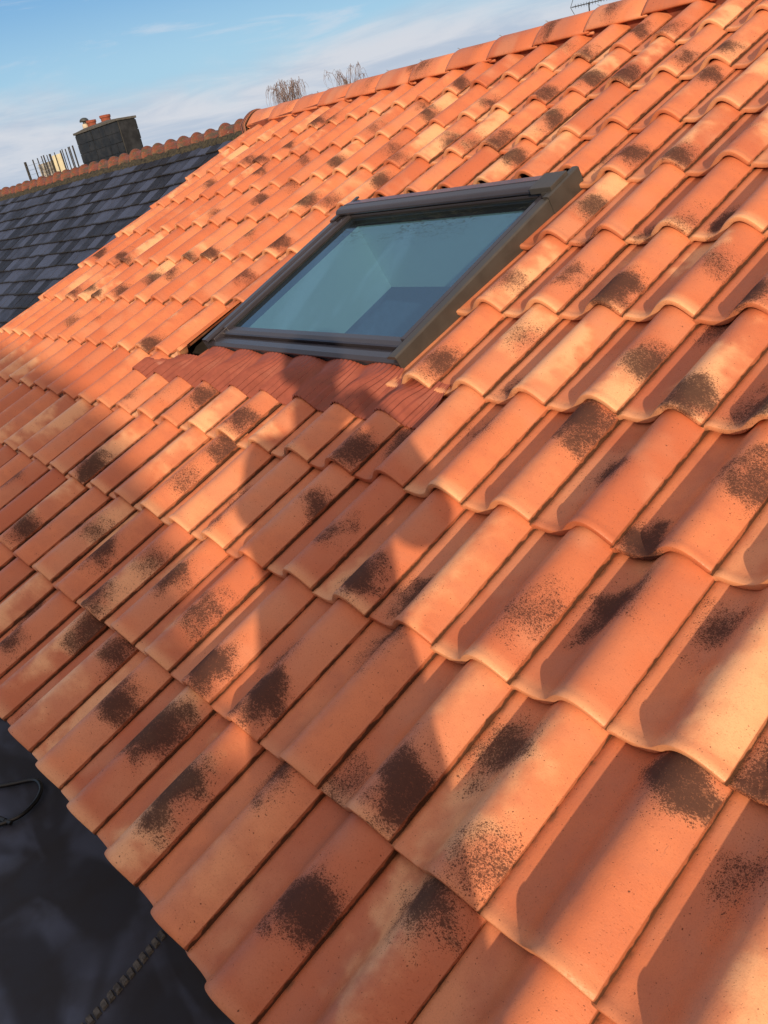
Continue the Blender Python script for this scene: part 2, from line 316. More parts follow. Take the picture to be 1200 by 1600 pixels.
# soot marks of the tiles: (course, column): [(across m, up m, strength, size), ...]
SPOTS = {(0, -2): [(0.16, 0.138, 0.9, 1), (0, 0.241, 0.9, 1)], (0, -1): [(0.199, 0.324, 0.9, 1)], (0, 0): [(0.185, 0.3, 0.9, 1), (0.069, 0.083, 0.6, 0.7)], (0, 1): [(0.16, 0.207, 1.2, 1.35)], (0, 2): [(0.164, 0.238, 1.2, 1.35)], (0, 3): [(0.153, 0.169, 1.2, 1.35)], (0, 4): [(0.111, 0.317, 0.9, 1)], (0, 5): [(0.164, 0.19, 1.2, 1.35)], (0, 6): [(0.139, 0.328, 1.2, 1.35)], (1, -5): [(0.176, 0.09, 0.9, 1), (0.034, 0.045, 0.9, 1)], (1, -3): [(0.008, 0.186, 0.9, 1), (0.181, 0.207, 0.6, 0.7)], (1, -2): [(0.151, 0.176, 0.9, 1)], (1, -1): [(0.151, 0.041, 0.9, 1), (0.191, 0.238, 0.5, 1.1)], (1, 0): [(0.155, 0.183, 0.9, 1)], (1, 1): [(0.164, 0.159, 0.9, 1)], (1, 2): [(0.149, 0.069, 1.2, 1.35)], (1, 3): [(0.155, 0.072, 1.2, 1.35), (0.103, 0.166, 0.5, 1.1)], (1, 4): [(0.095, 0.314, 0.9, 1)], (1, 5): [(0.172, 0.097, 1.2, 1.35), (0.046, 0.028, 0.5, 1.1)], (1, 6): [(0.071, 0.235, 0.9, 1), (0.176, 0.055, 0.5, 1.1)], (1, 7): [(0.149, 0.317, 1.2, 1.35)], (1, 8): [(0.086, 0.259, 0.5, 1.1)], (2, -9): [(0.044, 0.224, 0.9, 1)], (2, -8): [(0.004, 0.048, 0.9, 1)], (2, -7): [(0.067, 0.207, 0.9, 1)], (2, -6): [(0.01, 0.079, 0.9, 1)], (2, -5): [(0.189, 0.069, 1.2, 1.35), (0.032, 0.224, 0.9, 1)], (2, -3): [(0.027, 0.204, 0.9, 1)], (2, -2): [(0.208, 0.307, 0.9, 1), (0.189, 0.141, 0.5, 1.1)], (2, 0): [(0.109, 0.079, 0.6, 0.7), (0.042, 0.2, 0.5, 1.1)], (2, 1): [(0.199, 0.228, 0.9, 1)], (2, 2): [(0.151, 0.152, 0.9, 1)], (2, 3): [(0.134, 0.066, 1.2, 1.35)], (2, 4): [(0.071, 0.11, 0.9, 1), (0.069, 0.083, 0.9, 1)], (2, 5): [(0.178, 0.124, 0.5, 1.1)], (2, 6): [(0.078, 0.214, 1.2, 1.35)], (2, 7): [(0.069, 0.255, 0.9, 1)], (2, 8): [(0.032, 0.041, 0.9, 1)], (3, -13): [(0.055, 0.135, 0.9, 1)], (3, -10): [(0.013, 0.097, 0.9, 1)], (3, -9): [(0.006, 0.012, 0.9, 1)], (3, -8): [(0.013, 0.179, 0.9, 1)], (3, -6): [(0.046, 0.204, 0.9, 1), (0.137, 0.041, 0.6, 0.7)], (3, -4): [(0.202, 0.162, 0.9, 1)], (3, -2): [(0.176, 0.066, 0.9, 1)], (3, 0): [(0.101, 0.041, 0.6, 0.7)], (3, 1): [(0.185, 0.062, 0.9, 1)], (3, 2): [(0.071, 0.155, 0.9, 1)], (3, 3): [(0.092, 0.231, 0.9, 1)], (3, 4): [(0.151, 0.29, 1.2, 1.35)], (3, 5): [(0.082, 0.183, 0.9, 1)], (3, 6): [(0.059, 0.031, 1.2, 1.35), (0.183, 0.21, 0.9, 1)], (4, -14): [(0.185, 0.166, 0.5, 1.1)], (4, -12): [(0.111, 0.136, 0.9, 1)], (4, -10): [(0.116, 0.046, 0.5, 1.1)], (4, -8): [(0.204, 0.038, 0.9, 1)], (4, 1): [(0.183, 0.086, 0.9, 1)], (4, 2): [(0.185, 0.224, 0.5, 1.1)], (4, 3): [(0.069, 0.041, 0.9, 1)], (4, 4): [(0.204, 0.166, 0.9, 1)], (4, 5): [(0.147, 0.041, 1.2, 1.35), (0.073, 0.335, 0.6, 0.7)], (4, 6): [(0.088, 0.055, 0.9, 1)], (5, -16): [(0.168, 0.038, 0.9, 1)], (5, -14): [(0.143, 0.013, 0.9, 1)], (5, -13): [(0.197, 0.082, 0.9, 1)], (5, -12): [(0.206, 0.188, 0.9, 1)], (5, -10): [(0.011, 0.273, 0.5, 1.1)], (5, -8): [(0.027, 0.276, 0.9, 1)], (5, -7): [(0.17, 0.183, 0.6, 0.7)], (5, 2): [(0.17, 0.145, 0.9, 1)], (5, 3): [(0.153, 0.062, 1.2, 1.35), (0.166, 0.069, 0.9, 1)], (5, 4): [(0.178, 0.183, 0.5, 1.1)], (5, 5): [(0.13, 0.059, 0.9, 1)], (6, -16): [(0.195, 0.087, 0.9, 1)], (6, -15): [(0.164, 0.005, 0.9, 1)], (6, -11): [(0.176, 0.012, 0.9, 1)], (6, -10): [(0.178, 0.038, 0.9, 1)], (6, -9): [(0.137, 0.187, 0.6, 0.7)], (6, -7): [(0.153, 0.09, 0.9, 1)], (6, 1): [(0.202, 0.193, 0.9, 1)], (6, 2): [(0.084, 0, 0.6, 0.7)], (6, 3): [(0.071, 0.041, 0.9, 1), (0.193, 0.045, 0.5, 1.1)], (6, 4): [(0.069, 0.079, 0.9, 1)], (7, -18): [(0.103, 0.108, 0.9, 1)], (7, -13): [(0.208, 0.138, 0.6, 0.7)], (7, -11): [(0.199, 0.224, 0.9, 1)], (7, -10): [(0.162, 0.314, 0.5, 1.1)], (7, -8): [(0.176, 0.1, 0.9, 1)], (7, -7): [(0.189, 0.072, 0.5, 1.1)], (7, -6): [(0.206, 0.231, 0.9, 1)], (7, -2): [(0.187, 0.245, 0.9, 1), (0.199, 0.238, 0.5, 1.1)], (7, 1): [(0.183, 0.103, 0.9, 1), (0.006, 0.162, 0.5, 1.1)], (7, 2): [(0.179, 0.045, 0.9, 1)], (7, 3): [(0.095, 0.166, 0.6, 0.7)], (8, -16): [(0.189, 0.17, 0.9, 1)], (8, -11): [(0.181, 0.247, 0.6, 0.7)], (8, -9): [(0.174, 0.15, 0.9, 1)], (8, -7): [(0.017, 0.283, 0.9, 1), (0.2, 0.19, 0.5, 1.1)], (8, -6): [(0.172, 0.041, 0.5, 1.1)], (8, -5): [(0.208, 0.172, 0.9, 1)], (8, -4): [(0.208, 0.107, 0.5, 1.1)], (8, -3): [(0.189, 0.031, 0.9, 1)], (8, -2): [(0.197, 0.141, 0.9, 1)], (8, -1): [(0.082, 0.01, 0.6, 0.7)], (8, 0): [(0.078, 0.128, 0.6, 0.7)], (8, 1): [(0.179, 0.259, 0.9, 1)], (9, -15): [(0.178, 0.075, 0.9, 1)], (9, -14): [(0.158, 0.027, 0.9, 1)], (9, -13): [(0.151, 0.115, 0.9, 1)], (9, -11): [(0.008, 0.192, 0.9, 1)], (9, -9): [(0.181, 0.126, 0.5, 1.1)], (9, -8): [(0.197, 0.297, 0.6, 0.7)], (9, -7): [(0.176, 0.155, 0.9, 1)], (9, -5): [(0.202, 0.138, 0.9, 1)], (9, -3): [(0.2, 0.048, 0.9, 1), (0.029, 0.19, 0.9, 1)], (9, -2): [(0.181, 0.1, 0.9, 1)], (9, -1): [(0.17, 0.048, 0.9, 1)], (9, 0): [(0.191, 0.117, 0.9, 1)], (9, 1): [(0.158, 0.076, 0.9, 1)], (10, -13): [(0.166, 0.067, 0.9, 1)], (10, -12): [(0.149, 0.044, 0.9, 1)], (10, -7): [(0.185, 0.072, 0.9, 1)], (10, -3): [(0.174, 0.041, 0.9, 1)], (10, -2): [(0.17, 0.152, 0.9, 1)], (10, -1): [(0.162, 0.045, 0.5, 1.1)]}

class Tiles:
    def __init__(s): s.V = []; s.F = []; s.UV = []; s.A = [[] for _ in range(5)]; s.n = 0
    def add(s, u, v, x0=-0.06, x1=1.0, y0=0.0, y1=None, verge=False, rnd=None, xs=None, zfun=None, length=L, tilt=0.022, xf=None, warp=True):
        """one tile at column left edge u (W units) and butt v (L units)"""
        if y1 is None: y1 = length+0.055
        X = XS if xs is None else xs
        X = X[(X > x0+0.004) & (X < x1-0.004)]; X = np.concatenate([[x0], X, [x1]])
        Z = (prof(X) if zfun is None else zfun(X))*W
        if verge:
            Z = Z + W*0.17*np.clip(1-(X/0.20), 0, 1)**1.0
        Xm = X*W
        dX = np.gradient(Xm); dZ = np.gradient(Z); l = np.hypot(dX, dZ); nx, nz_ = -dZ/l, dX/l
        T = 0.015
        # (y, depth below top surface)
        rows = [(0.045, T), (0.004, T), (0.0012, T-0.0012), (0.0, T-0.003), (0.0, 0.0032), (0.0007, 0.0008), (0.0026, -0.0004), (0.008, -0.0012), (0.014, -0.0012), (0.0175, 0.0002), (0.026, 0.0)]
        ys = [0.04, 0.08, 0.13, 0.19, 0.25, 0.31, y1-y0]
        ys = [q for q in ys if q <= y1-y0]
        rows += [(q, 0.0) for q in ys]
        YY = np.array([r[0] for r in rows])+y0; DD = np.array([r[1] for r in rows])
        sides = [(x0, 1), (x1, 1)]
        px = Xm[None, :] - nx[None, :]*DD[:, None]; pz = Z[None, :] - nz_[None, :]*DD[:, None]
        # side skirts: one extra column each side, dropped by thickness
        def skirt(i):
            d = np.full(len(rows), T)[:, None]
            return Xm[i]-nx[i]*d + (0.0006 if i == 0 else -0.0006), Z[i]-nz_[i]*d
        lx, lz = skirt(0); rx = np.full((len(rows), 1), Xm[-1]+0.0004) - 0.3*DD[:, None]*0; rz = (Z[-1]-0.013)*np.ones((len(rows), 1))
        if verge: lx = lx*0 + Xm[0]-0.003; lz = lz*0 + Z[0]-0.085
        px = np.concatenate([lx, px, rx], 1); pz = np.concatenate([lz, pz, rz], 1)
        py = np.repeat(YY[:, None], px.shape[1], 1)
        pz = pz + tilt*(1 - py/length) + 0.0
        # lay it a touch imperfectly
        if warp:
            ang = rng.normal(0, 0.0045); jx, jy, jz = rng.normal(0, 0.0006), rng.normal(0, 0.0026), rng.normal(0, 0.0009)
            cx = 0.5*W
            qx = px-cx; px = cx+qx*math.cos(ang)-py*math.sin(ang)+jx; py = py*math.cos(ang)+qx*math.sin(ang)+jy; pz = pz+jz+rng.normal(0, 0.004)*qx+rng.normal(0, 0.0012)*np.sin(py*9+rng.uniform(0, 6))
        P = np.stack([u*W+px, v*L+py, pz], -1)
        if xf is not None: P = xf(P)
        else: P = locA(P)
        nr, nc = px.shape
        uvx = np.repeat(np.concatenate([[Xm[0]], Xm, [Xm[-1]+0.012]])[None, :], nr, 0); uvy = np.repeat(YY[:, None], nc, 1) - DD[:, None]
        s.V.append(P.reshape(-1, 3)); s.UV.append(np.stack([uvx, uvy], -1).reshape(-1, 2))
        idx = np.arange(nr*nc).reshape(nr, nc)+s.n
        f = np.stack([idx[:-1, :-1], idx[:-1, 1:], idx[1:, 1:], idx[1:, :-1]], -1).reshape(-1, 4)
        s.F.append(f); s.n += nr*nc
        if rnd is None:
            r = rng.random(15)
            a = [r[0:3], r[3:6], r[6:9]]
            key = (int(round(v - 0.02)), int(u)); sp_ = SPOTS.get(key, [])
            if not sp_ and (rng.random() < 0.25 or u > 8):
                sp_ = [(rng.uniform(0.04, 0.18), rng.uniform(0.03, 0.33), rng.choice([0.4, 0.6, 0.9]), 0.9)]
            q1 = sp_[0] if sp_ else (0.1, 0.2, 0.0, 1.0); q2 = sp_[1] if len(sp_) > 1 else (0.1, 0.2, 0.0, 1.0)
            a.append(np.array([q1[0], q1[1], q1[2]])); a.append(np.array([q2[0], q2[1], q2[2]]))
            a[0][1] = min(1.0, max(0.0, 0.5*q1[3]*0.9+rng.uniform(-0.15, 0.15))); a[2][2] = min(1.0, max(0.0, 0.45*q1[3]+rng.uniform(-0.25, 0.25)))
        else: a = rnd
        for k in range(5): s.A[k].append(np.repeat(np.concatenate([a[k], [1.0]])[None, :], nr*nc, 0))
    def mesh(s, name):
        V = np.concatenate(s.V); F = np.concatenate(s.F); UV = np.concatenate(s.UV)
        me = bpy.data.meshes.new(name)
        me.vertices.add(len(V)); me.vertices.foreach_set('co', V.ravel())
        me.loops.add(F.size); me.loops.foreach_set('vertex_index', F.ravel().astype(np.int32))
        me.polygons.add(len(F)); me.polygons.foreach_set('loop_start', np.arange(0, F.size, 4, dtype=np.int32))
        me.update(calc_edges=True)
        ul = me.uv_layers.new(name='tile_uv'); ul.data.foreach_set('uv', UV[F.ravel()].ravel())
        for k in range(5):
            at = me.attributes.new('r%d' % (k+1), 'FLOAT_COLOR', 'POINT'); at.data.foreach_set('color', np.concatenate(s.A[k]).ravel())
        me.polygons.foreach_set('use_smooth', [True]*len(me.polygons))
        me.validate(); me.set_sharp_from_angle(angle=R_(34))
        return me

# ------------------------------------------------------------------ materials
M_ALU = simple('brown_grey_aluminium', (0.050, 0.045, 0.056), 0.24, 0.25, 0.06, 8, 0.0)
M_ALUT = simple('right_side_cladding', (0.066, 0.060, 0.056), 0.42, 0.25, 0.12, 14, 0.0)  # lighter, browner copy of the frame metal for the right-hand covers
M_RUB = simple('black_rubber_gasket', (0.012, 0.012, 0.013), 0.6)
M_DARK = simple('dark_underlay', (0.02, 0.014, 0.012), 0.9)
M_WALL = simple('rendered_wall', (0.55, 0.50, 0.42), 0.9, 0, 0.12, 5, 0.4)
M_PLASTER = simple('white_plasterboard', (0.68, 0.74, 0.62), 0.9, 0, 0.04, 3)
M_WOOD = simple('room_floor', (0.32, 0.24, 0.16), 0.6, 0, 0.2, 6)
M_STEEL = simple('galvanised_steel', (0.35, 0.35, 0.35), 0.4, 0.8)
M_MORTAR = simple('grey_mortar', (0.075, 0.075, 0.075), 0.95, 0, 0.3, 30, 0.6)
M_MOSS = simple('mossy_mortar', (0.035, 0.030, 0.018), 0.95, 0, 0.8, 40, 1.0)
M_CHIM = simple('slate_clad_chimney', (0.012, 0.014, 0.018), 0.6, 0, 0.7, 9, 0.5)
M_POT = simple('terracotta_pot', (0.33, 0.09, 0.045), 0.8, 0, 0.2, 20, 0.4)
M_PALE = simple('pale_cement_pot', (0.45, 0.40, 0.33), 0.85, 0, 0.2, 20)
M_COWL = simple('grey_metal_cowl', (0.055, 0.065, 0.07), 0.5, 0.3)
M_ROD = simple('dark_iron', (0.018, 0.018, 0.02), 0.7)
M_ZINC = simple('dull_grey_sheet', (0.14, 0.14, 0.15), 0.6, 0.2)
M_CREAM = simple('cream_panel', (0.70, 0.66, 0.48), 0.7, 0, 0.1, 10)
M_BARK = simple('purple_brown_bark', (0.15, 0.11, 0.11), 0.9, 0, 0.3, 10)

# ------------------------------------------------------------------ ground and flat roof (setting)
g = MB()
def zg(x, y): return -3.3
g.grid([[(x, y, zg(x, y)) for y in (-1500, -30, 30, 1500)] for x in (-1500, -30, 30, 1500)])
gm = simple('ground_earth', (0.10, 0.10, 0.055), 0.95, 0, 0.4, 0.4)
go = link('ground', g.mesh('ground'), gm); go['kind'] = 'structure'

ZF = -0.35
def membrane():
    m, t, b, o = mat('black_roof_membrane')
    c = N(t, 'ShaderNodeTexCoord')
    mp_ = N(t, 'ShaderNodeMapping'); mp_.inputs['Scale'].default_value = (1.0, 2.2, 1.0); mp_.inputs['Rotation'].default_value = (0, 0, R_(28)); t.links.new(c.outputs['Object'], mp_.inputs[0])
    n = N(t, 'ShaderNodeTexNoise'); n.inputs['Scale'].default_value = 2.6; n.inputs['Detail'].default_value = 2.5; n.inputs['Distortion'].default_value = 0.7; t.links.new(mp_.outputs[0], n.inputs[0])
    f = mrange(t, n.outputs[0], 0.44, 0.60)
    n2 = N(t, 'ShaderNodeTexNoise'); n2.inputs['Scale'].default_value = 9; n2.inputs['Detail'].default_value = 6; t.links.new(c.outputs['Object'], n2.inputs[0])
    col = mixc(t, f, (0.030, 0.031, 0.042), (0.066, 0.074, 0.112))  # bluish patches: sky sheen put into the base colour
    col = mixc(t, mth(t, 'MULTIPLY', mrange(t, n2.outputs[0], 0.4, 0.7), 0.5), col, (0.026, 0.021, 0.020))
    t.links.new(col, b.inputs['Base Color'])
    t.links.new(mixc(t, f, (0.75,)*3, (0.5,)*3), b.inputs['Roughness'])
    b.inputs['Specular IOR Level'].default_value = 0.3
    bp = N(t, 'ShaderNodeBump'); bp.inputs['Strength'].default_value = 0.25; bp.inputs['Distance'].default_value = 0.01
    t.links.new(mth(t, 'ADD', mth(t, 'MULTIPLY', n.outputs[0], 2.0), mth(t, 'MULTIPLY', n2.outputs[0], 0.3)), bp.inputs['Height']); t.links.new(bp.outputs[0], b.inputs['Normal'])
    return m
fr = empty('flat_roof_extension', (1.0, -1.5, -3.3), 'low flat roofed extension with black membrane below the tiled eave', 'building')
q = MB(); q.box(-5.0, 5.5, -3.2, 0.10, ZF-0.05, ZF)
part('roof_membrane', q.mesh('roof_membrane'), membrane(), fr)
q = MB(); q.box(-4.9, 5.4, -3.1, 0.05, -3.3, ZF-0.052)
part('wall', q.mesh('wall'), M_WALL, fr)
# ------------------------------------------------------------------ the tiled house
house = empty('tiled_house', (1.0, 3.6, -3.3), 'house with a new orange clay pantile roof mottled with soot marks and a skylight', 'house')
UL, UR = -18, 12           # columns (left edge of first, right edge of last)
TL = Tiles()
WU0, WU1 = -4.82, 1.05     # window in W units
WV0, WV1 = 4.22, 7.05      # in L units
vbend = lambda u: 0.22*max(0, (-u-10)/8)
for k in range(0, 12):
    for j in range(UL, UR):
        verge = (j == UL)
        y1 = None
        if k == 11: y1 = 0.12
        x0, x1, y0 = -0.06, 1.0, 0.0
        if verge: x0 = 0.0
        if j >= -5 and j <= 0:
            if k == 3: y1 = 0.66*L
            if k in (4, 5, 6): continue
            if k == 7: y0 = 0.17*L
        if j == -6:
            if k == 3: y1 = 0.9*L
            if k in (4, 5, 6): x1 = 0.62 if k == 4 else 0.93
        if j == -7 and k == 3: y1 = None
        if j == 1:
            if k == 3: y1 = 0.72*L
        TL.add(j, k + (0.02*(k/11)*vbend(j)/0.2), x0, x1, y0, y1, verge=verge)
part('roof_tiling', TL.mesh('roof_tiling'), M_CLAY, house)
# deck under the tiles, back slope, walls
q = MB()
def slab(u0, u1, v0, v1, n0, n1): q.box(u0*W, u1*W, v0*L, v1*L, n0, n1, fn=loc)
VR = 11.2
slab(UL+0.12, WU0+0.1, 0.06, VR, -0.10, -0.028); slab(WU1-0.1, UR, 0.06, VR, -0.10, -0.028)
slab(WU0+0.1, WU1-0.1, 0.06, WV0+0.15, -0.10, -0.028); slab(WU0+0.1, WU1-0.1, WV1-0.1, VR, -0.10, -0.028)
part('roof_deck', q.mesh('roof_deck'), M_DARK, house)
YR, ZR = loc(0, VR*L, 0)[1], loc(0, VR*L, 0)[2]
q = MB(); q.prism([(YR, ZR), (YR+4.0, ZR-4.0*math.tan(TH)), (YR+4.0, ZR-4.0*math.tan(TH)-0.1), (YR, ZR-0.1)], UL*W+0.02, UR*W, lambda a, p, r: Vector((a, p, r)))
part('rear_roof', q.mesh('rear_roof'), M_POT, house)
q = MB()
x0w, x1w = UL*W+0.06, UR*W
yb = YR+3.9
q.prism([(0.10, -3.3), (0.10, -0.09), (YR, ZR-0.15), (yb, ZR-3.9*math.tan(TH)-0.15), (yb, -3.3)], x0w, x0w+0.25, lambda a, p, r: Vector((a, p, r)))
q.prism([(0.10, -3.3), (0.10, -0.09), (YR, ZR-0.15), (yb, ZR-3.9*math.tan(TH)-0.15), (yb, -3.3)], x1w-0.25, x1w, lambda a, p, r: Vector((a, p, r)))
q.box(x0w+0.25, x1w-0.25, 0.10, 0.35, -3.3, -0.10); q.box(x0w+0.25, x1w-0.25, yb-0.25, yb, -3.3, ZR-3.9*math.tan(TH)-0.16)
part('wall', q.mesh('wall'), M_WALL, house)
q = MB(); q.box(x0w, x1w, 0.045, 0.097, -0.16, -0.012)
part('fascia_board', q.mesh('fascia_board'), M_DARK, house)

# ridge tiles
SEG = 1.5*W
ridge_n = int((UR-UL)*W/SEG)+1
def capf(i):
    T2 = Tiles()
    A = 0.165; n = 19
    th_ = np.linspace(0, 1, n)
    # flat sided, round topped cap: across coordinate s (-1..1), height
    sx = np.linspace(-1, 1, n)
    hz = 0.085*(1-np.abs(sx)**1.75)
    ys_ = [0, 0.004, 0.02, 0.1, 0.2, SEG+0.012]
    V = []; UVs = []
    u0 = UL*W + i*SEG
    rows_ = [(0.03, -0.012), (0.0, -0.012), (-0.001, -0.004), (0.002, 0.0), (0.012, 0.0005), (0.05, -0.001), (SEG*0.5, -0.005), (SEG+0.012, -0.010)]
    return u0, sx, hz, rows_
capang = lambda uu: 0
clip_m = M_STEEL
for i in range(ridge_n):
    u0, sx, hz, rows_ = capf(i)
    A = 0.128
    um = (u0/W)
    dv = 0.10*max(0, (-um-9)/9)
    yc = loc(0, (11.17+dv)*L, 0)[1]; zb = 1.455 + 0.0 + dv*L*sT
    V = []; UVs = []
    for (yy, dd) in rows_:
        for s_, h_ in zip(sx, hz):
            nrm = Vector((0, s_*0.9, 0.5)).normalized()
            V.append((u0+SEG+0.0-yy if False else u0+yy, yc+s_*(A+dd)+0, zb+h_+dd+random.uniform(-.0002, .0002)))
            UVs.append((0.02+0.16*(s_+1)/2, yy))
    nr, nc = len(rows_), len(sx); F = [(a*nc+b_, (a+1)*nc+b_, (a+1)*nc+b_+1, a*nc+b_+1) for a in range(nr-1) for b_ in range(nc-1)]
    F = [f[::-1] for f in F]
    # lower edge returns
    me = bpy.data.meshes.new('ridge_tile'); me.from_pydata(V, [], F); me.update()
    ul = me.uv_layers.new(name='tile_uv')
    li = [0]*len(me.loops); me.loops.foreach_get('vertex_index', li)
    ul.data.foreach_set('uv', [c for v_ in li for c in UVs[v_]])
    r = rng.random(9); r[5] = 0.15; r[2] = 0.1
    at_ = [r[0:3], r[3:6], r[6:9], np.array([rng.uniform(0.04, 0.12), rng.uniform(0.0, 0.3), rng.choice([0.0, 0.3, 0.6])]), np.array([0.05, 0.2, 0.0])]
    for k in range(5):
        at = me.attributes.new('r%d' % (k+1), 'FLOAT_COLOR', 'POINT'); at.data.foreach_set('color', list(np.tile(np.concatenate([at_[k], [1.0]]), len(V))))
    o = part('ridge_tile', me, M_CLAY, house, True)
    sol = o.modifiers.new('thick', 'SOLIDIFY'); sol.thickness = 0.012; sol.offset = -1
    # metal clip at the joint
    if i > 0:
        q = MB(); q.box(u0-0.006, u0+0.014, yc-0.012, yc+0.012, zb+0.083, zb+0.088); q.tube([(u0+0.002, yc-0.004, zb+0.085), (u0+0.0, yc-0.006, zb+0.098), (u0-0.010, yc-0.010, zb+0.104)], 0.0016, 5)
        part('ridge_clip', q.mesh('ridge_clip'), M_STEEL, o)
    if i == 0:
        # rounded end tile closing the ridge over the verge
        q = MB(); P = []
        prof_ = [(-0.045, 0.012), (-0.048, 0.020), (-0.030, 0.026), (0.0, 0.026), (0.012, 0.022), (0.014, 0.012)]
        for (dx, dr) in prof_:
            row = []
            for a in np.linspace(-1.12, 1.12, 21):
                s_ = math.sin(a*math.pi/2/1.0)*1.0 if abs(a) <= 1 else math.copysign(1, a)
                hh = 0.085*(1-abs(s_)**1.9) - (0.06*(abs(a)-1)/0.12 if abs(a) > 1 else 0)
                row.append((u0+dx-0.02, yc+s_*(A+dr), zb+hh+dr*0.9))
            P.append(row)
        q.grid(P)
        q.grid([[tuple(np.array(p)) for p in P[0]], [(u0-0.062, yc+ (p[1]-yc)*0.85, zb-0.07) for p in P[0]]])
        me = q.mesh('ridge_end_tile')
        ul = me.uv_layers.new(name='tile_uv')
        for k in range(5):
            at = me.attributes.new('r%d' % (k+1), 'FLOAT_COLOR', 'POINT'); at.data.foreach_set('color', [0.3, 0.5, 0.1 if k != 3 else 0.0, 1.0]*len(me.vertices))
        part('ridge_end_tile', me, M_CLAY, house, True)
# closure under the ridge: dark dry-ridge roll
q = MB(); q.box(UL*W+0.03, UR*W, 10.93*L, 11.4*L, 0.0, 0.070, fn=loc)
part('ridge_closure', q.mesh('ridge_closure'), simple('terracotta_ridge_roll', (0.22, 0.06, 0.035), 0.9), house)

# ------------------------------------------------------------------ skylight
um0, um1, vm0, vm1 = WU0*W, WU1*W, WV0*L, WV1*L
HF = 0.070                       # height of the frame top above the tile plane
q = MB()
fw = 0.052
bv = 0.003
q.box(um0, um0+fw, vm0+0.02, vm1, -0.09, HF-0.012, fn=loc, bev=bv)
q.box(um1-fw, um1, vm0+0.02, vm1, -0.09, HF-0.012, fn=loc, bev=bv)
q.box(um0+fw, um1-fw, vm0+0.02, vm0+0.07, -0.09, 0.018, fn=loc, bev=bv)
q.box(um0+fw, um1-fw, vm1-0.06, vm1, -0.09, HF-0.02, fn=loc, bev=bv)
sk = part('skylight', q.mesh('skylight'), M_ALU, house)
# side covers: cap with a folded outer face
for sgn, ue in ((-1, um0), (1, um1)):
    q = MB()
    o_ = ue + sgn*0.004; i_ = ue - sgn*0.040
    pr = [(o_, -0.030), (o_, HF-0.006), (o_-sgn*0.004, HF), (i_+sgn*0.012, HF), (i_, HF-0.006), (i_, HF-0.011), (o_-sgn*0.002, HF-0.011), (o_-sgn*0.002, -0.030)]
    q.prism(pr, vm0-0.004, vm1-0.165, lambda a, p, r: loc(p, a, r))
    part('side_cover', q.mesh('side_cover'), M_ALUT if sgn > 0 else M_ALU, sk)
    # upper piece of the side flashing, lapped over the lower one
    q = MB(); pr2 = [(o_+sgn*0.003, -0.03), (o_+sgn*0.003, HF+0.004), (o_-sgn*0.004, HF+0.008), (o_-sgn*0.022, HF+0.008), (o_-sgn*0.022, HF+0.001), (o_+sgn*0.0005, HF+0.001), (o_+sgn*0.0005, -0.03)]
    q.prism(pr2, vm1-0.168, vm1+0.012, lambda a, p, r: loc(p, a, r))
    part('corner_cover', q.mesh('corner_cover'), M_ALUT if sgn > 0 else M_ALU, sk)
# sash: rails around the pane
q = MB()
su0, su1, sv0, sv1 = um0+0.042, um1-0.042, vm0+0.035, vm1-0.075
q.box(su0, su0+0.024, sv0+0.05, sv1, 0.010, HF-0.006, fn=loc, bev=0.003)
q.box(su1-0.024, su1, sv0+0.05, sv1, 0.010, HF-0.006, fn=loc, bev=0.003)
q.prism([(sv0+0.030, 0.010), (sv0+0.030, 0.047), (sv0+0.034, 0.051), (sv0+0.052, 0.053), (sv0+0.076, 0.0495), (sv0+0.078, 0.046), (sv0+0.078, 0.010)], su0, su1, lambda a, p, r: loc(a, p, r))
q.box(su0+0.024, su1-0.024, sv1-0.035, sv1, 0.010, HF-0.012, fn=loc, bev=0.003)
part('sash', q.mesh('sash'), M_ALU, sk)
# bottom cover: sloping drip shelf and front face
q = MB()
q.prism([(vm0-0.006, -0.012), (vm0-0.008, 0.004), (vm0+0.002, 0.008), (vm0+0.006, 0.034), (vm0-0.004, 0.040), (vm0-0.003, 0.044), (vm0+0.012, 0.050), (vm0+0.040, 0.046), (vm0+0.058, 0.040), (vm0+0.060, 0.012), (vm0+0.02, 0.0)], um0+0.006, um1-0.006, lambda a, p, r: loc(a, p, r))
part('bottom_cover', q.mesh('bottom_cover'), M_ALU, sk)
# hood over the head
q = MB()
pr = []
hv0, hv1 = vm1-0.125, vm1-0.004
for a in np.linspace(-0.5, 1.0, 10):
    pr.append((hv0+0.020-0.020*math.cos(a*math.pi/2), HF+0.006+0.014*math.sin(a*math.pi/2)))
pr += [(hv0+0.046, HF+0.020), (hv0+0.052, HF+0.012), (hv0+0.058, HF+0.012), (hv0+0.062, HF+0.016), (hv1-0.01, HF+0.004), (hv1, HF-0.008), (hv1, -0.03), (hv1-0.04, -0.03), (hv1-0.04, HF+0.002), (hv0+0.012, HF+0.002)]
q.prism(pr, um0-0.004, um1-0.020, lambda a, p, r: loc(a, p, r))
hood = part('hood', q.mesh('hood'), M_ALU, sk)
q = MB(); q.box(um1-0.10, um1-0.004, hv0-0.006, hv1-0.030, HF+0.000, HF+0.0215, fn=loc, bev=0.002)
q.box(um1-0.052, um1-0.003, hv0-0.010, hv0+0.06, HF-0.006, HF+0.0045, fn=loc, bev=0.001)
part('hood_end_cap', q.mesh('hood_end_cap'), M_ALUT, sk)
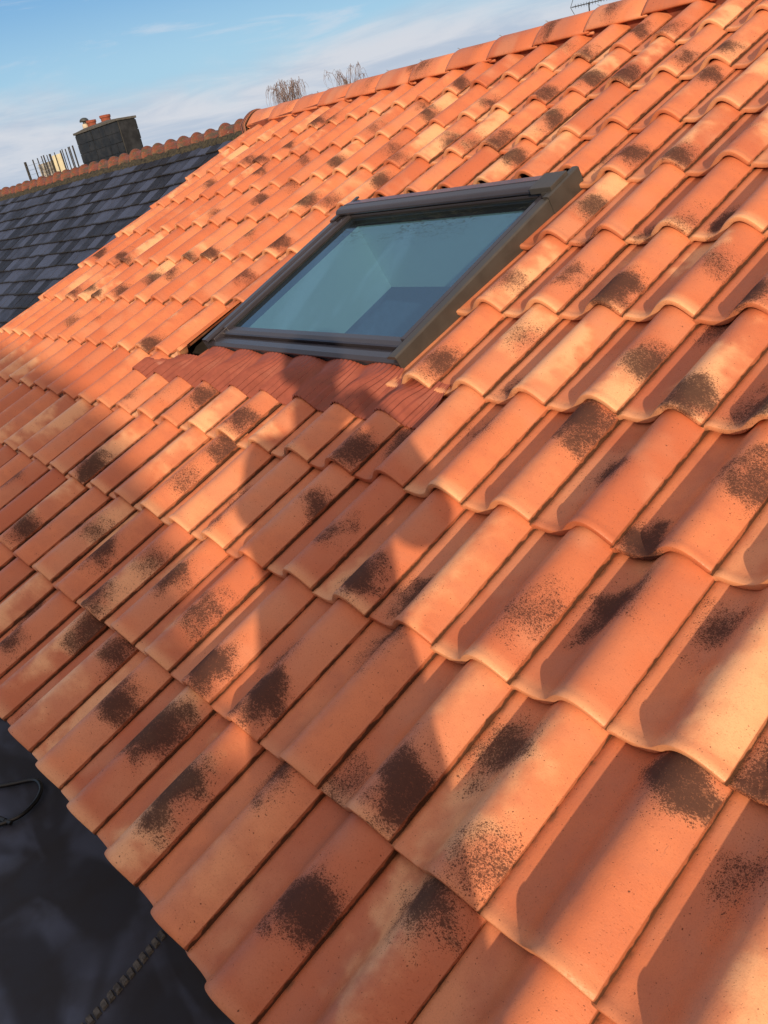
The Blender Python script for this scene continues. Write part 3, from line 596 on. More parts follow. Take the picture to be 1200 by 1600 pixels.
# gasket
q = MB()
q.box(su0+0.024, su0+0.030, sv0+0.078, sv1-0.035, 0.040, 0.0475, fn=loc); q.box(su1-0.030, su1-0.024, sv0+0.078, sv1-0.035, 0.040, 0.0475, fn=loc)
q.box(su0+0.030, su1-0.030, sv1-0.042, sv1-0.035, 0.040, 0.0475, fn=loc)
q.box(um0-0.03, um1+0.028, vm1-0.01, vm1+0.10, -0.026, -0.018, fn=loc)
q.box(um1+0.006, um1+0.034, vm0-0.02, vm1+0.08, -0.026, -0.010, fn=loc); q.box(um0-0.022, um0-0.006, vm0+0.02, vm1+0.08, -0.026, -0.010, fn=loc)
part('rubber_gasket', q.mesh('rubber_gasket'), M_RUB, sk)
# pane
def glass():
    m, t, b, o = mat('window_glass')
    t.nodes.remove(b)
    tr = N(t, 'ShaderNodeBsdfTransparent'); tr.inputs[0].default_value = (0.38, 0.60, 0.74, 1)
    gl = N(t, 'ShaderNodeBsdfGlossy'); gl.inputs['Roughness'].default_value = 0.015; gl.inputs[0].default_value = (0.21, 0.36, 0.50, 1)
    fr_ = N(t, 'ShaderNodeFresnel'); fr_.inputs[0].default_value = 1.55
    f = mrange(t, fr_.outputs[0], 0.04, 0.6, 0.10, 0.62, False)
    mx = N(t, 'ShaderNodeMixShader'); t.links.new(f, mx.inputs[0]); t.links.new(tr.outputs[0], mx.inputs[1]); t.links.new(gl.outputs[0], mx.inputs[2])
    # thin film of grime, and dark sprig-like marks denser towards the top
    c = N(t, 'ShaderNodeTexCoord'); mp_ = N(t, 'ShaderNodeMapping'); t.links.new(c.outputs['Object'], mp_.inputs[0])
    mp_.inputs['Rotation'].default_value = (0, 0, R_(35)); mp_.inputs['Scale'].default_value = (1.0, 3.2, 1.0)
    n = N(t, 'ShaderNodeTexNoise'); n.inputs['Scale'].default_value = 26; n.inputs['Detail'].default_value = 7; n.inputs['Roughness'].default_value = 0.72; n.inputs['Distortion'].default_value = 1.2
    t.links.new(mp_.outputs[0], n.inputs[0])
    n2 = N(t, 'ShaderNodeTexNoise'); n2.inputs['Scale'].default_value = 4.0; n2.inputs['Detail'].default_value = 3; t.links.new(c.outputs['Object'], n2.inputs[0])
    sp = N(t, 'ShaderNodeSeparateXYZ'); t.links.new(c.outputs['Object'], sp.inputs[0])
    band = mth(t, 'MULTIPLY', mrange(t, sp.outputs[1], 0.10, 0.36), mrange(t, n2.outputs[0], 0.46, 0.60))
    k = mth(t, 'MULTIPLY', mrange(t, n.outputs[0], 0.52, 0.57), band)
    df = N(t, 'ShaderNodeBsdfDiffuse'); df.inputs[0].default_value = (0.03, 0.035, 0.03, 1)
    mx2 = N(t, 'ShaderNodeMixShader'); t.links.new(mth(t, 'MULTIPLY', k, 0.75), mx2.inputs[0]); t.links.new(mx.outputs[0], mx2.inputs[1]); t.links.new(df.outputs[0], mx2.inputs[2])
    film = N(t, 'ShaderNodeBsdfDiffuse'); film.inputs[0].default_value = (0.45, 0.5, 0.5, 1)
    mx3 = N(t, 'ShaderNodeMixShader'); mx3.inputs[0].default_value = 0.02; t.links.new(mx2.outputs[0], mx3.inputs[1]); t.links.new(film.outputs[0], mx3.inputs[2])
    t.links.new(mx3.outputs[0], o.inputs[0])
    return m
q = MB(); q.grid([[loc(u_, v_, 0.0435) for v_ in (sv0+0.07, sv1-0.03)] for u_ in (su0+0.02, su1-0.02)])
part('glass_pane', q.mesh('glass_pane'), glass(), sk)
# the lined shaft and room corner seen through it
q = MB()
a0, a1, b0, b1 = su0+0.03, su1-0.03, sv0+0.07, sv1-0.03
def ring(n, gx, gl, gh): return [loc(a0-gx, b0-gl, n), loc(a1+gx, b0-gl, n), loc(a1+gx, b1+gh, n), loc(a0-gx, b1+gh, n)]
r0 = ring(0.0, 0, 0, 0); r1 = ring(-0.32, 0.0, 0.0, 0.0)
r2 = [Vector((a0-0.0, r1[0].y-0.02, -0.62)), Vector((a1, r1[0].y-0.02, -0.62)), Vector((a1, r1[3].y+0.20, -0.35)), Vector((a0, r1[3].y+0.20, -0.35))]
vs_ = r0+r1; fs = [(i, (i+1) % 4, 4+(i+1) % 4, 4+i) for i in range(4)]
q.add(vs_, fs)
# room box below
zc = -2.75
X0, X1, Y0, Y1 = a0-1.0, a1+1.6, 0.36, 5.2
z1 = min(v.z for v in r1)
part('shaft_lining', q.mesh('shaft_lining'), M_PLASTER, sk)
q = MB()
cz = [loc(0, v_, -0.321) for v_ in (b0, b1)]
q.add([(X0, Y0, -0.2), (X1, Y0, -0.2), (X1, Y0, zc), (X0, Y0, zc), (X0, Y1, 1.2), (X1, Y1, 1.2), (X1, Y1, zc), (X0, Y1, zc)], [(0, 1, 2, 3), (4, 5, 6, 7), (0, 4, 7, 3), (1, 5, 6, 2), (3, 2, 6, 7)])
part('room', q.mesh('room'), simple('blue_grey_room', (0.08, 0.11, 0.17), 0.9), sk)  # room darkened in colour so it reads as shade behind the pane
# apron: pleated flexible flashing dressed over the tiles
def apron():
    q = MB(); us = np.arange(-6.62, 2.34, 0.0078/W); rows_ = 15
    P = []
    for r in range(rows_+1):
        tt = r/rows_
        row = []
        for ii, u_ in enumerate(us):
            fr_ = u_ - math.floor(u_)
            zt = float(np.mean([prof(((fr_+q_) % 1.0)) for q_ in (-0.05, -0.025, 0.0, 0.025, 0.05)]))*W + 0.002
            vv = 3.60 + tt*(4.215-3.60)
            # fan the pleats: pull towards the top of each roll as it flattens
            blend = 0.5-0.5*math.cos(math.pi*min(1, max(0, (tt-0.30)/0.68)))
            cen = math.floor(u_)+0.68
            upl = u_
            zflat = 0.004+0.010*math.cos(2*math.pi*(u_-0.68))
            z = zt*(1-blend)+zflat*blend
            z += 0.0265 - 0.019*((vv-3)) * (1-blend)
            z += 0.0034*(1 if ii % 2 else -1)*(1-0.5*blend)
            if u_ < WU0-0.1 and tt > 0.35: vv = 3.60+0.35*0.615 + (tt-0.35)*0.40*max(0, 1-(WU0-0.1-u_)/2.1)
            if u_ > WU1+0.05: vv = 3.60 + tt*(4.1-3.60)
            sx_ = 0.10*math.sin(2*math.pi*(fr_-0.18))*blend
            row.append(loc((u_+sx_*-0.8)*W, vv*L, z))
        P.append(row)
    # small folded front lip
    lip = [p - Vector((0, 0.0, 0.004)) for p in P[0]]
    q.grid([lip]+P)
    return q.mesh('flashing_apron')
M_APR = simple('brown_red_pleated_flashing', (0.25, 0.062, 0.038), 0.5, 0, 0.12, 25, 0.2)
part('flashing_apron', apron(), M_APR, sk, False)

# ------------------------------------------------------------------ neighbour's slate house
P0 = Vector((-3.86, 4.02, 1.50)); D = Vector((-5.7, -0.45, 0)).normalized(); PHI = R_(33)
Hh = Vector((D.y, -D.x, 0)); Hh = Hh if Hh.y < 0 else -Hh
S = Hh*math.cos(PHI) + Vector((0, 0, -math.sin(PHI))); NN = S.cross(D); NN = NN if NN.z > 0 else -NN
def nb(s, d, n): return P0 + D*s + S*d + NN*n
def slate_material():
    m, t, b, o = mat('blue_grey_slate')
    uv = N(t, 'ShaderNodeUVMap'); uv.uv_map = 'tile_uv'
    a = N(t, 'ShaderNodeAttribute', attribute_name='r1'); cc = N(t, 'ShaderNodeSeparateColor'); t.links.new(a.outputs['Color'], cc.inputs[0])
    c = N(t, 'ShaderNodeTexCoord')
    n = N(t, 'ShaderNodeTexNoise'); n.inputs['Scale'].default_value = 9; n.inputs['Detail'].default_value = 6; t.links.new(c.outputs['Object'], n.inputs[0])
    n2 = N(t, 'ShaderNodeTexNoise'); n2.inputs['Scale'].default_value = 60; n2.inputs['Detail'].default_value = 6; n2.inputs['Roughness'].default_value = 0.7; t.links.new(c.outputs['Object'], n2.inputs[0])
    col = mixc(t, mrange(t, mth(t, 'ADD', cc.outputs[0], mth(t, 'MULTIPLY', n.outputs[0], 0.8)), 0.45, 1.4), (0.010, 0.012, 0.022), (0.055, 0.072, 0.130))
    col = mixc(t, mth(t, 'MULTIPLY', mrange(t, n2.outputs[0], 0.5, 0.68), 0.6), col, (0.045, 0.042, 0.050))
    s = N(t, 'ShaderNodeSeparateXYZ'); t.links.new(uv.outputs[0], s.inputs[0])
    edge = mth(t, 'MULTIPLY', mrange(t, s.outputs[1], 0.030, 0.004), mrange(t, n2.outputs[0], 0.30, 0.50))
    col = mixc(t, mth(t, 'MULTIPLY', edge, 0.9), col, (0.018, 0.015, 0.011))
    t.links.new(col, b.inputs['Base Color']); b.inputs['Roughness'].default_value = 0.6; b.inputs['Specular IOR Level'].default_value = 0.18
    bp = N(t, 'ShaderNodeBump'); bp.inputs['Strength'].default_value = 0.5; bp.inputs['Distance'].default_value = 0.004
    t.links.new(n2.outputs[0], bp.inputs['Height']); t.links.new(bp.outputs[0], b.inputs['Normal'])
    return m
nbh = empty('slate_house', (-7.5, 4.0, -3.3), 'neighbouring house with a dark blue slate roof under an old mossy clay ridge', 'house')
V = []; F = []; UVs = []; AT = []
EX, SW = 0.172, 0.168
for r in range(0, 26):
    d1 = 0.085 + (r+1)*EX; d0 = d1 - EX - 0.02
    nS = int(12.0/SW)
    for c_ in range(-1, nS+2):
        s0 = c_*SW + (SW/2 if r % 2 else 0) + random.uniform(-0.004, 0.004) - 0.4; s1 = s0 + SW - random.uniform(0.010, 0.016)
        e = random.uniform(-0.006, 0.006); lift = random.uniform(0.0, 0.004); sk_ = random.uniform(-0.004, 0.004)
        k = len(V)
        t_ = 0.010
        for (s_, d_, n_) in ((s0, d1+e+sk_, 0.013+lift), (s1, d1+e-sk_, 0.013+lift), (s1, d0, 0.001), (s0, d0, 0.001),
                             (s0, d1+e+sk_, 0.013+lift-t_), (s1, d1+e-sk_, 0.013+lift-t_), (s1, d0, 0.001-t_), (s0, d0, 0.001-t_)):
            V.append(nb(s_, d_, n_)); UVs.append((s_-s0, abs(d1-d_)))
        F += [(k, k+1, k+2, k+3), (k+4, k+5, k+1, k), (k+5, k+6, k+2, k+1), (k+7, k+4, k, k+3)]
        AT += [random.random()]*8
me = bpy.data.meshes.new('slate_roof'); me.from_pydata(V, [], F); me.update()
ul = me.uv_layers.new(name='tile_uv'); li = [0]*len(me.loops); me.loops.foreach_get('vertex_index', li)
ul.data.foreach_set('uv', [c for v_ in li for c in UVs[v_]])
at = me.attributes.new('r1', 'FLOAT_COLOR', 'POINT'); at.data.foreach_set('color', [c for a in AT for c in (a, a, a, 1)])
part('slate_roof', me, slate_material(), nbh)
q = MB()
def nbox(s0, s1, d0, d1, n0, n1): q.box(s0, s1, d0, d1, n0, n1, fn=nb)
nbox(-0.3, 11.6, 0.02, 4.7, -0.12, -0.012)
part('roof_deck', q.mesh('roof_deck'), M_DARK, nbh)
q = MB()
BK = -Hh
def nb2(s, d, n):
    S2 = BK*math.cos(PHI)+Vector((0, 0, -math.sin(PHI))); N2 = Vector((BK.x*math.sin(PHI), BK.y*math.sin(PHI), math.cos(PHI)))
    return P0 + D*s + S2*d + N2*n
q.box(-0.3, 11.6, 0.02, 4.7, -0.12, 0.0, fn=nb2)
part('rear_roof', q.mesh('rear_roof'), M_CHIM, nbh)
q = MB()
eh = 3.9
def pl(s, h, z): p = P0 + D*s + Hh*h; return Vector((p.x, p.y, z))
zr_, ze_ = P0.z-0.16, P0.z-0.16-3.75*math.tan(PHI)
for s0, s1 in ((0.15, 0.4), (11.1, 11.35)):
    q.prism([(-3.75, -3.3), (-3.75, ze_), (0, zr_), (3.75, ze_), (3.75, -3.3)], s0, s1, lambda a, p, r: pl(a, p, r))
q.prism([(3.5, -3.3), (3.75, -3.3), (3.75, ze_-0.01), (3.5, ze_-0.01)], 0.4, 11.1, lambda a, p, r: pl(a, p, r))
q.prism([(-3.5, -3.3), (-3.75, -3.3), (-3.75, ze_-0.01), (-3.5, ze_-0.01)], 0.4, 11.1, lambda a, p, r: pl(a, p, r))
part('wall', q.mesh('wall'), M_WALL, nbh)
# mossy bedding under the ridge
q = MB(); P = []
for i in range(0, 330):
    s_ = -0.15+i*0.036; row = []
    for (h_, z_) in ((0.135, -0.100), (0.128, -0.070), (0.108, -0.045), (0.08, -0.02), (-0.09, -0.02), (-0.15, -0.10)):
        rr = random.uniform(-0.010, 0.010); p = P0 + D*s_ + Hh*(h_+rr) + Vector((0, 0, z_+random.uniform(-0.008, 0.008))); row.append(p)
    P.append(row)
q.grid(P); part('ridge_mortar', q.mesh('ridge_mortar'), M_MOSS, nbh, True)
# old half-round ridge tiles, each with a raised collar
RS = 0.233
for i in range(int(11.6/RS)):
    s0 = -0.12 + i*RS + random.uniform(-0.006, 0.006); k = MB(); P = []
    dz = random.uniform(-0.006, 0.006); tw = random.uniform(-0.010, 0.010); sc_ = random.uniform(0.96, 1.04)
    for (a, rr) in ((0.0, 0.082), (0.0, 0.102), (0.015, 0.107), (0.030, 0.101), (0.042, 0.082), (0.12, 0.078), (RS+0.03, 0.072)):
        row = []
        for t_ in np.linspace(0, math.pi, 15):
            p = P0 + D*(s0+RS-a+ (0.0)) + Hh*(math.cos(t_)*rr*0.88*sc_ + tw*(a/RS-0.5)) + Vector((0, 0, -0.032+dz+math.sin(t_)*rr*sc_))
            row.append(p)
        P.append(row)
    k.grid(P); me = k.mesh('ridge_tile')
    me.uv_layers.new(name='tile_uv')
    li = [0]*len(me.loops); me.loops.foreach_get('vertex_index', li)
    me.uv_layers['tile_uv'].data.foreach_set('uv', [c for v_ in li for c in ((v_ % 15)*0.025, (v_//15)*0.03)])
    r_ = [random.random() for _ in range(9)]
    for kk in range(5):
        at = me.attributes.new('r%d' % (kk+1), 'FLOAT_COLOR', 'POINT')
        cv = (r_[0], r_[1], r_[2], 1) if kk != 2 else (r_[3], r_[4], r_[5], 1)
        at.data.foreach_set('color', list(cv)*len(me.vertices))
    part('ridge_tile', me, M_OLD, nbh, True)

# chimney of the slate house
ch = MB()
CC = Vector((-8.43, 4.40, 0)); 
def cb(a, c, z): return CC + D*a + Hh*c + Vector((0, 0, z))
cw, cd = 0.56, 0.115
ch.box(-cw, cw, -cd, cd, 0.95, 1.955, fn=cb, bev=0.008)
# cladding slabs, slightly proud
k_ = 0
for zz in np.arange(1.0, 1.85, 0.105):
    aa = -cw+random.uniform(0, 0.0)
    while aa < cw-0.02:
        w_ = random.uniform(0.12, 0.22); b_ = min(cw, aa+w_)
        pr_ = random.uniform(0.004, 0.011)
        ch.box(aa+0.003, b_-0.003, cd, cd+pr_, zz+0.003, zz+0.102, fn=cb); ch.box(aa+0.003, b_-0.003, -cd-pr_, -cd, zz+0.003, zz+0.102, fn=cb)
        aa = b_
chim = part('chimney', ch.mesh('chimney'), M_CHIM, nbh)
q = MB()
q.box(-cw-0.015, cw+0.015, -cd-0.015, cd+0.015, 1.955, 1.98, fn=cb, bev=0.004)
vs_ = [cb(-cw, -cd, 1.98), cb(cw, -cd, 1.98), cb(cw, cd, 1.98), cb(-cw, cd, 1.98), cb(-cw*0.45, -cd*0.6, 2.003), cb(cw*0.62, -cd*0.6, 2.0), cb(cw*0.62, cd*0.6, 2.003), cb(-cw*0.45, cd*0.6, 2.003)]
q.add(vs_, [(0, 1, 5, 4), (1, 2, 6, 5), (2, 3, 7, 6), (3, 0, 4, 7), (4, 5, 6, 7)])
part('chimney_crown', q.mesh('chimney_crown'), M_MORTAR, chim)
for a_, r_, h_ in ((-0.10, 0.062, 0.075), (0.27, 0.058, 0.075)):
    q = MB(); c0 = cb(a_, 0.0, 1.995)
    q.lathe([(r_*0.9, 0), (r_*0.92, h_-0.03), (r_*1.06, h_-0.026), (r_*1.06, h_), (r_*0.84, h_), (r_*0.80, 0.03)], c0, 24)
    part('chimney_pot', q.mesh('chimney_pot'), simple('old_red_pot', (0.22, 0.06, 0.035), 0.9, 0, 0.3, 40), chim, False)
q = MB(); c0 = cb(0.40, 0.02, 1.985); q.lathe([(0.040, 0), (0.038, 0.045), (0.034, 0.066), (0.025, 0.066)], c0, 20)
part('cement_pot', q.mesh('cement_pot'), M_PALE, chim)
q = MB(); q.lathe([(0.022, 0.06), (0.022, 0.095), (0.015, 0.095)], c0, 14)
q.lathe([(0.054, 0.092), (0.056, 0.098), (0.050, 0.115), (0.034, 0.129), (0.012, 0.135), (0.002, 0.136)], c0, 22)
part('chimney_cowl', q.mesh('chimney_cowl'), M_COWL, chim, False)

# rack of thin rods on the far end of the slate ridge
rk = empty('rod_rack', (-11.2, 4.5, 1.4), 'open rack of thin dark upright rods with a cream panel behind the old ridge', 'rack')
R0 = Vector((-9.66, 4.38, 0)); RL = 1.72
def rp(a, h, z): return R0 + D*(a*0.96-0.12) + Hh*h + Vector((0, 0, z-0.205))
def rz(a): return 0
for a_, top, w_ in ((0.0, 2.07, 0.011), (0.10, 2.07, 0.008), (0.14, 2.07, 0.008), (0.24, 2.06, 0.008), (0.34, 2.07, 0.007), (0.40, 2.06, 0.010), (0.60, 2.06, 0.007), (0.76, 2.06, 0.016), (0.86, 2.06, 0.007), (0.97, 2.07, 0.010), (1.05, 2.07, 0.008), (1.20, 2.06, 0.008), (1.37, 2.06, 0.010), (1.66, 2.06, 0.020)):
    q = MB(); q.tube([rp(a_, 0, 1.30), rp(a_, 0, top+0.02)], w_, 6); part('rod', q.mesh('rod'), M_ROD, rk)
for z_ in (1.78, 1.84, 1.90, 1.96, 2.02):
    q = MB(); q.tube([rp(0.8, 0.012, z_), rp(1.66, 0.012, z_)], 0.0022, 4); part('wire', q.mesh('wire'), M_STEEL, rk)
q = MB(); q.box(0.44, 0.74, -0.03, -0.01, 1.60, 2.05, fn=rp, bev=0.002); part('cream_panel', q.mesh('cream_panel'), M_CREAM, rk)
q = MB(); q.box(0.02, 0.42, -0.04, -0.02, 1.50, 1.83, fn=rp, bev=0.002); part('grey_panel', q.mesh('grey_panel'), M_ZINC, rk)
q = MB(); q.box(0.78, 1.32, -0.04, -0.03, 1.50, 2.0, fn=rp, bev=0.002); part('mesh_panel', q.mesh('mesh_panel'), simple('pale_dirty_sheet', (0.38, 0.37, 0.34), 0.8, 0, 0.6, 30), rk)

# ------------------------------------------------------------------ pixel-independent far things
# television aerial beyond the ridge
ae = empty('television_aerial', (-13.0, 19.5, -3.3), 'thin television aerial with many short cross rods beyond the clay ridge', 'aerial')
AB = Vector((-13.30, 19.29, 0.0)); AD = Vector((0.70, 0.54, 0)).normalized(); AZ = 3.13
def ap(a, s, z): return AB + AD*a + Vector((-AD.y, AD.x, 0))*s + Vector((0, 0, z))
q = MB(); q.tube([ap(0, 0, AZ), ap(1.0, 0, AZ)], 0.011, 6); part('boom', q.mesh('boom'), M_ROD, ae)
q = MB(); q.tube([ap(0.42, 0, -3.3), ap(0.42, 0, AZ+0.02)], 0.016, 8); part('mast', q.mesh('mast'), M_ROD, ae)
for i in range(14):
    a_ = 0.10+i*0.068
    q = MB(); q.tube([ap(a_, 0.0, AZ-0.042), ap(a_, 0.0, AZ+0.042)], 0.006, 5); q.tube([ap(a_, -0.03, AZ+0.03), ap(a_, 0.03, AZ+0.03)], 0.004, 5)
    part('cross_rod', q.mesh('cross_rod'), M_ROD, ae)
for sg in (-1, 1):
    q = MB(); q.tube([ap(-0.02, 0, AZ), ap(0.06, 0, AZ+sg*0.17)], 0.007, 5); part('reflector_arm', q.mesh('reflector_arm'), M_ROD, ae)

# bare weeping trees far beyond
def weeping_tree(base, top, crown_r, label, n_l=16, seed=1, twigs=34):
    rd = random.Random(seed)
    e = empty('bare_tree', base, label, 'tree', 'bare trees beyond the ridge')
    b_ = Vector(base); H_ = top-b_.z
    q = MB(); q.tube([b_, b_+Vector((0.1, 0, H_*0.35)), b_+Vector((-0.05, 0.05, H_*0.6)), b_+Vector((0, 0, H_*0.80))], [0.16, 0.12, 0.08, 0.04], 8)
    part('trunk', q.mesh('trunk'), M_BARK, e)
    q = MB()
    for i in range(n_l):
        az = 2*math.pi*i/n_l + rd.uniform(-0.3, 0.3); h0 = H_*rd.uniform(0.50, 0.80); rr = crown_r*rd.uniform(0.35, 1.0)
        s_ = b_+Vector((0, 0, h0)); d_ = Vector((math.cos(az), math.sin(az), 0)); tp = H_*rd.uniform(0.86, 1.0)*(1-0.10*rr/crown_r)
        limb = [s_, s_+d_*rr*0.30+Vector((0, 0, (tp-h0)*0.55)), s_+d_*rr*0.62+Vector((0, 0, (tp-h0)*0.95)), s_+d_*rr*0.85+Vector((0, 0, tp-h0)), s_+d_*rr+Vector((0, 0, (tp-h0)*0.86))]
        q.tube(limb, [0.035, 0.022, 0.014, 0.010, 0.006], 5)
        for k in range(twigs):
            f = rd.uniform(0.25, 1.0)*3.999; a_ = int(f); p = limb[a_].lerp(limb[a_+1], f-a_)
            ln = rd.uniform(0.3, 1.5); dd = Vector((rd.uniform(-1, 1), rd.uniform(-1, 1), 0))*0.30
            q.tube([p, p+dd*0.5+Vector((0, 0, rd.uniform(0.05, 0.22))), p+dd*0.9+Vector((0, 0, -0.10)), p+dd*1.2+Vector((rd.uniform(-.1, .1), 0, -ln*0.6)), p+dd*1.25+Vector((rd.uniform(-.15, .15), rd.uniform(-.1, .1), -ln))], [0.010, 0.009, 0.008, 0.007, 0.005], 3, cap=False)
    part('crown', q.mesh('crown'), M_BARK, e)
T1 = Vector((-42.96, 30.83, 6.0)); T2 = Vector((-44.79, 36.79, 6.25)); T3 = Vector((-54.41, 40.70, 5.75))
weeping_tree((T1.x, T1.y, -3.3), T1.z, 1.55, 'larger bare weeping tree showing over the left end of the clay ridge', 14, 3, 17)
weeping_tree((T2.x, T2.y, -3.3), T2.z, 1.9, 'sparse bare weeping tree showing over the ridge nearer its middle', 12, 8, 11)
weeping_tree((T3.x, T3.y, -3.3), T3.z, 1.1, 'small low bare tree top just clearing the ridge between two taller trees', 8, 5, 14)

# ------------------------------------------------------------------ things on the flat roof
q = MB()
sa, sb_ = Vector((0.575, 0.085, ZF)), Vector((0.90, -0.78, ZF)); sd = (sb_-sa).normalized(); sn = Vector((-sd.y, sd.x, 0))
def st(a, c, z): return sa + sd*a + sn*c + Vector((0.004*math.sin(a*9), 0, z))
n_ = 46; LEN = (sb_-sa).length
for i in range(n_):
    a0_ = i*LEN/n_; w_ = 0.0115+random.uniform(-0.001, 0.001); hgt = random.uniform(0.006, 0.009)
    sk1 = 0.008+random.uniform(-0.002, 0.002); dl = LEN/n_
    q.add([st(a0_+0.002-sk1*0.5, -w_, 0.0012), st(a0_+0.002+sk1*0.5, w_, 0.0012), st(a0_+dl*0.92+sk1*0.5, w_, 0.0012), st(a0_+dl*0.92-sk1*0.5, -w_, 0.0012),
           st(a0_+0.005-sk1*0.4, -w_*0.8, hgt), st(a0_+0.005+sk1*0.4, w_*0.8, hgt), st(a0_+dl*0.75+sk1*0.4, w_*0.8, hgt), st(a0_+dl*0.75-sk1*0.4, -w_*0.8, hgt)],
          [(3, 2, 1, 0), (4, 5, 6, 7), (0, 1, 5, 4), (1, 2, 6, 5), (2, 3, 7, 6), (3, 0, 4, 7)])
rope = link('ribbed_strip', q.mesh('ribbed_strip'), simple('grey_brown_strip', (0.10, 0.092, 0.085), 0.85, 0, 0.5, 70, 0.8), None, False)
origin_to(rope, (0.65, -0.3, ZF)); tag(rope, 'dirty grey ribbed strip lying on the black flat roof under the eave', 'strip')
q = MB()
cp_ = [Vector(p) for p in ((-0.431, -0.272, -0.338), (-0.376, -0.171, -0.338), (-0.335, -0.095, -0.338), (-0.293, -0.038, -0.338), (-0.257, 0.004, -0.335), (-0.226, 0.020, -0.332), (-0.183, 0.016, -0.334), (-0.148, -0.012, -0.338), (-0.124, -0.056, -0.338), (-0.129, -0.103, -0.338), (-0.165, -0.170, -0.338), (-0.278, -0.304, -0.338))]
def smooth_path(p, n=10):
    out = []
    for i in range(len(p)-1):
        a, b_, c_, d_ = p[max(i-1, 0)], p[i], p[i+1], p[min(i+2, len(p)-1)]
        for k in range(n):
            t_ = k/n; out.append(0.5*((2*b_)+(c_-a)*t_+(2*a-5*b_+4*c_-d_)*t_*t_+(3*b_-a-3*c_+d_)*t_**3))
    return out+[p[-1]]
q.tube(smooth_path(cp_), 0.0065, 8)
cab = link('cable', q.mesh('cable'), simple('black_cable_sheath', (0.006, 0.006, 0.007), 0.35), None, True)
origin_to(cab, (-0.2, -0.05, ZF)); tag(cab, 'looped black cable lying on the flat roof at the eave', 'cable')
pc = Vector((-0.129, -0.103, -0.338)); q = MB(); q.tube([pc-Vector((0.035, 0.012, 0)), pc-Vector((0.010, 0.004, 0))], 0.0075, 10); q.tube([pc-Vector((0.012, 0.005, 0)), pc+Vector((0.016, 0.005, 0))], 0.006, 10)
pg = link('cable_connector', q.mesh('cable_connector'), simple('black_plastic', (0.01, 0.01, 0.011), 0.4)); pg.parent = cab; pg.location = -cab.location

# ------------------------------------------------------------------ what casts the shadows: the photographer, and an unseen house shape added behind
person = bpy.data.meshes.new('person')
pv = [(0, 0, 0.92), (0, 0.0, 1.12), (0, 0, 1.36), (0, 0.0, 1.47), (0, 0.01, 1.56), (0, 0.02, 1.66), (0, 0.02, 1.74),
      (0.18, 0, 1.42), (0.24, 0.12, 1.26), (0.13, 0.30, 1.38), (0.07, 0.36, 1.46),
      (-0.18, 0, 1.42), (-0.24, 0.12, 1.26), (-0.13, 0.30, 1.38), (-0.07, 0.36, 1.46),
      (0.10, 0, 0.86), (0.12, 0.02, 0.48), (0.12, -0.02, 0.08), (0.13, 0.12, 0.03),
      (-0.10, 0, 0.86), (-0.12, 0.02, 0.48), (-0.12, -0.02, 0.08), (-0.13, 0.12, 0.03)]
pe = [(0, 1), (1, 2), (2, 3), (3, 4), (4, 5), (5, 6), (2, 7), (7, 8), (8, 9), (9, 10), (2, 11), (11, 12), (12, 13), (13, 14), (0, 15), (15, 16), (16, 17), (17, 18), (0, 19), (19, 20), (20, 21), (21, 22)]
fr_r = []
for sg, wr in ((1, 10), (-1, 14)):      # fingers: four curled, thumb from the side of the palm
    for k in range(5):
        if k < 4: ch_ = [(sg*(0.052-0.004*k), 0.385, 1.492-k*0.021), (sg*0.020, 0.402+0.002*k, 1.505-k*0.021), (sg*-0.002, 0.392, 1.508-k*0.021+(0.004 if k in (1, 2) else 0))]
        else: ch_ = [(sg*0.070, 0.345, 1.505), (sg*0.045, 0.345, 1.535)]
        last = wr
        for c_ in ch_:
            pv.append(c_); pe.append((last, len(pv)-1)); last = len(pv)-1; fr_r.append(0.0095 if k != 4 else 0.011)
pv.append((0, 0.125, 1.635)); pe.append((5, len(pv)-1)); nose_r = [0.014]
pr_ = [0.18, 0.175, 0.175, 0.075, 0.085, 0.105, 0.06, 0.09, 0.075, 0.055, 0.040, 0.09, 0.075, 0.055, 0.040, 0.13, 0.09, 0.06, 0.04, 0.13, 0.09, 0.06, 0.04] + fr_r + nose_r
person.from_pydata(pv, pe, []); person.update()
pm, pt, pb, po_ = mat('skin_jacket_and_jeans')
pc_ = N(pt, 'ShaderNodeTexCoord'); pz_ = N(pt, 'ShaderNodeSeparateXYZ'); pt.links.new(pc_.outputs['Object'], pz_.inputs[0])
is_skin = mth(pt, 'MAXIMUM', mrange(pt, pz_.outputs[2], 1.505, 1.512), mrange(pt, pz_.outputs[1], 0.325, 0.330))
pcol = mixc(pt, mrange(pt, pz_.outputs[2], 0.86, 0.87), (0.03, 0.05, 0.11), (0.03, 0.033, 0.045))
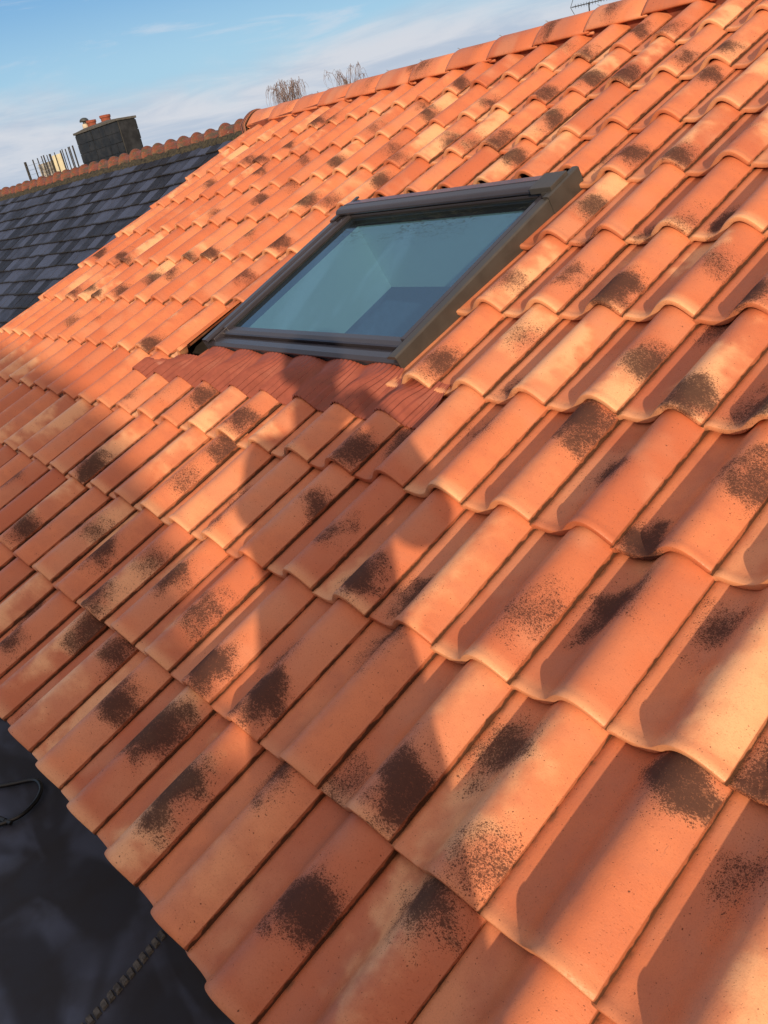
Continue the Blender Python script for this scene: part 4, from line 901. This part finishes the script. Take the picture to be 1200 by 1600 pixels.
pt.links.new(mixc(pt, is_skin, pcol, (0.55, 0.33, 0.24)), pb.inputs['Base Color']); pb.inputs['Roughness'].default_value = 0.75
po = link('person', person, pm)
md = po.modifiers.new('skin', 'SKIN'); md.use_smooth_shade = True
for i, r in enumerate(pr_):
    person.skin_vertices[0].data[i].radius = (r, r*0.8 if i in (0, 1, 2) else r)
person.skin_vertices[0].data[0].use_root = True
sb = po.modifiers.new('sub', 'SUBSURF'); sb.levels = 2; sb.render_levels = 2
po.scale = (1, 1, 0.95); po.location = (2.45, -0.66, ZF); po.rotation_euler = (0, 0, R_(35))
tag(po, 'person in dark jacket and jeans standing on the flat roof with both hands raised', 'person')
q = MB(); q.lathe([(0.098, 1.655), (0.112, 1.70), (0.110, 1.745), (0.085, 1.79), (0.045, 1.815), (0.004, 1.822)], (0, 0.005, 0), 22)
hr = link('hair', q.mesh('hair'), simple('brown_hair', (0.05, 0.03, 0.02), 0.8, 0, 0.4, 60), po, True)

bh = empty('shadow_house', (5.0, -6.5, -3.3), 'unseen plain gabled house behind the flat roof, shaped to cast its shade', 'house')
YB = -5.0
def back(u_, v_):
    p = loc(u_*W, v_*L, 0.03); s_ = (p.y-YB)/(-TR.y)*-1
    s_ = (p.y-YB)/TR.y; return p.x-TR.x*s_, p.z-TR.z*s_
edge = [back(u_, v_) for u_, v_ in ((-17.0, 3.72), (-13.2, 3.62), (-8.9, 3.28), (-5.4, 2.88), (-2.24, 2.32), (-0.23, 1.88), (1.62, 1.40), (3.2, 1.0), (5.0, 0.75), (6.4, 0.45))]  # outline traced back along the sun from the wanted shade edge
pf = [(-2.0, -3.3), (-2.0, edge[0][1]-0.4)] + edge + [(edge[-1][0]+0.02, -3.3)]
q = MB(); q.prism(pf, YB, YB-0.3, lambda a, p, r: Vector((p, a, r)))
part('shadow_gable_wall', q.mesh('shadow_gable_wall'), M_WALL, bh)
q = MB(); q.box(-1.8, edge[-1][0]-0.2, YB-4.0, YB-0.32, -3.3, 1.6)
part('wall', q.mesh('wall'), M_WALL, bh)
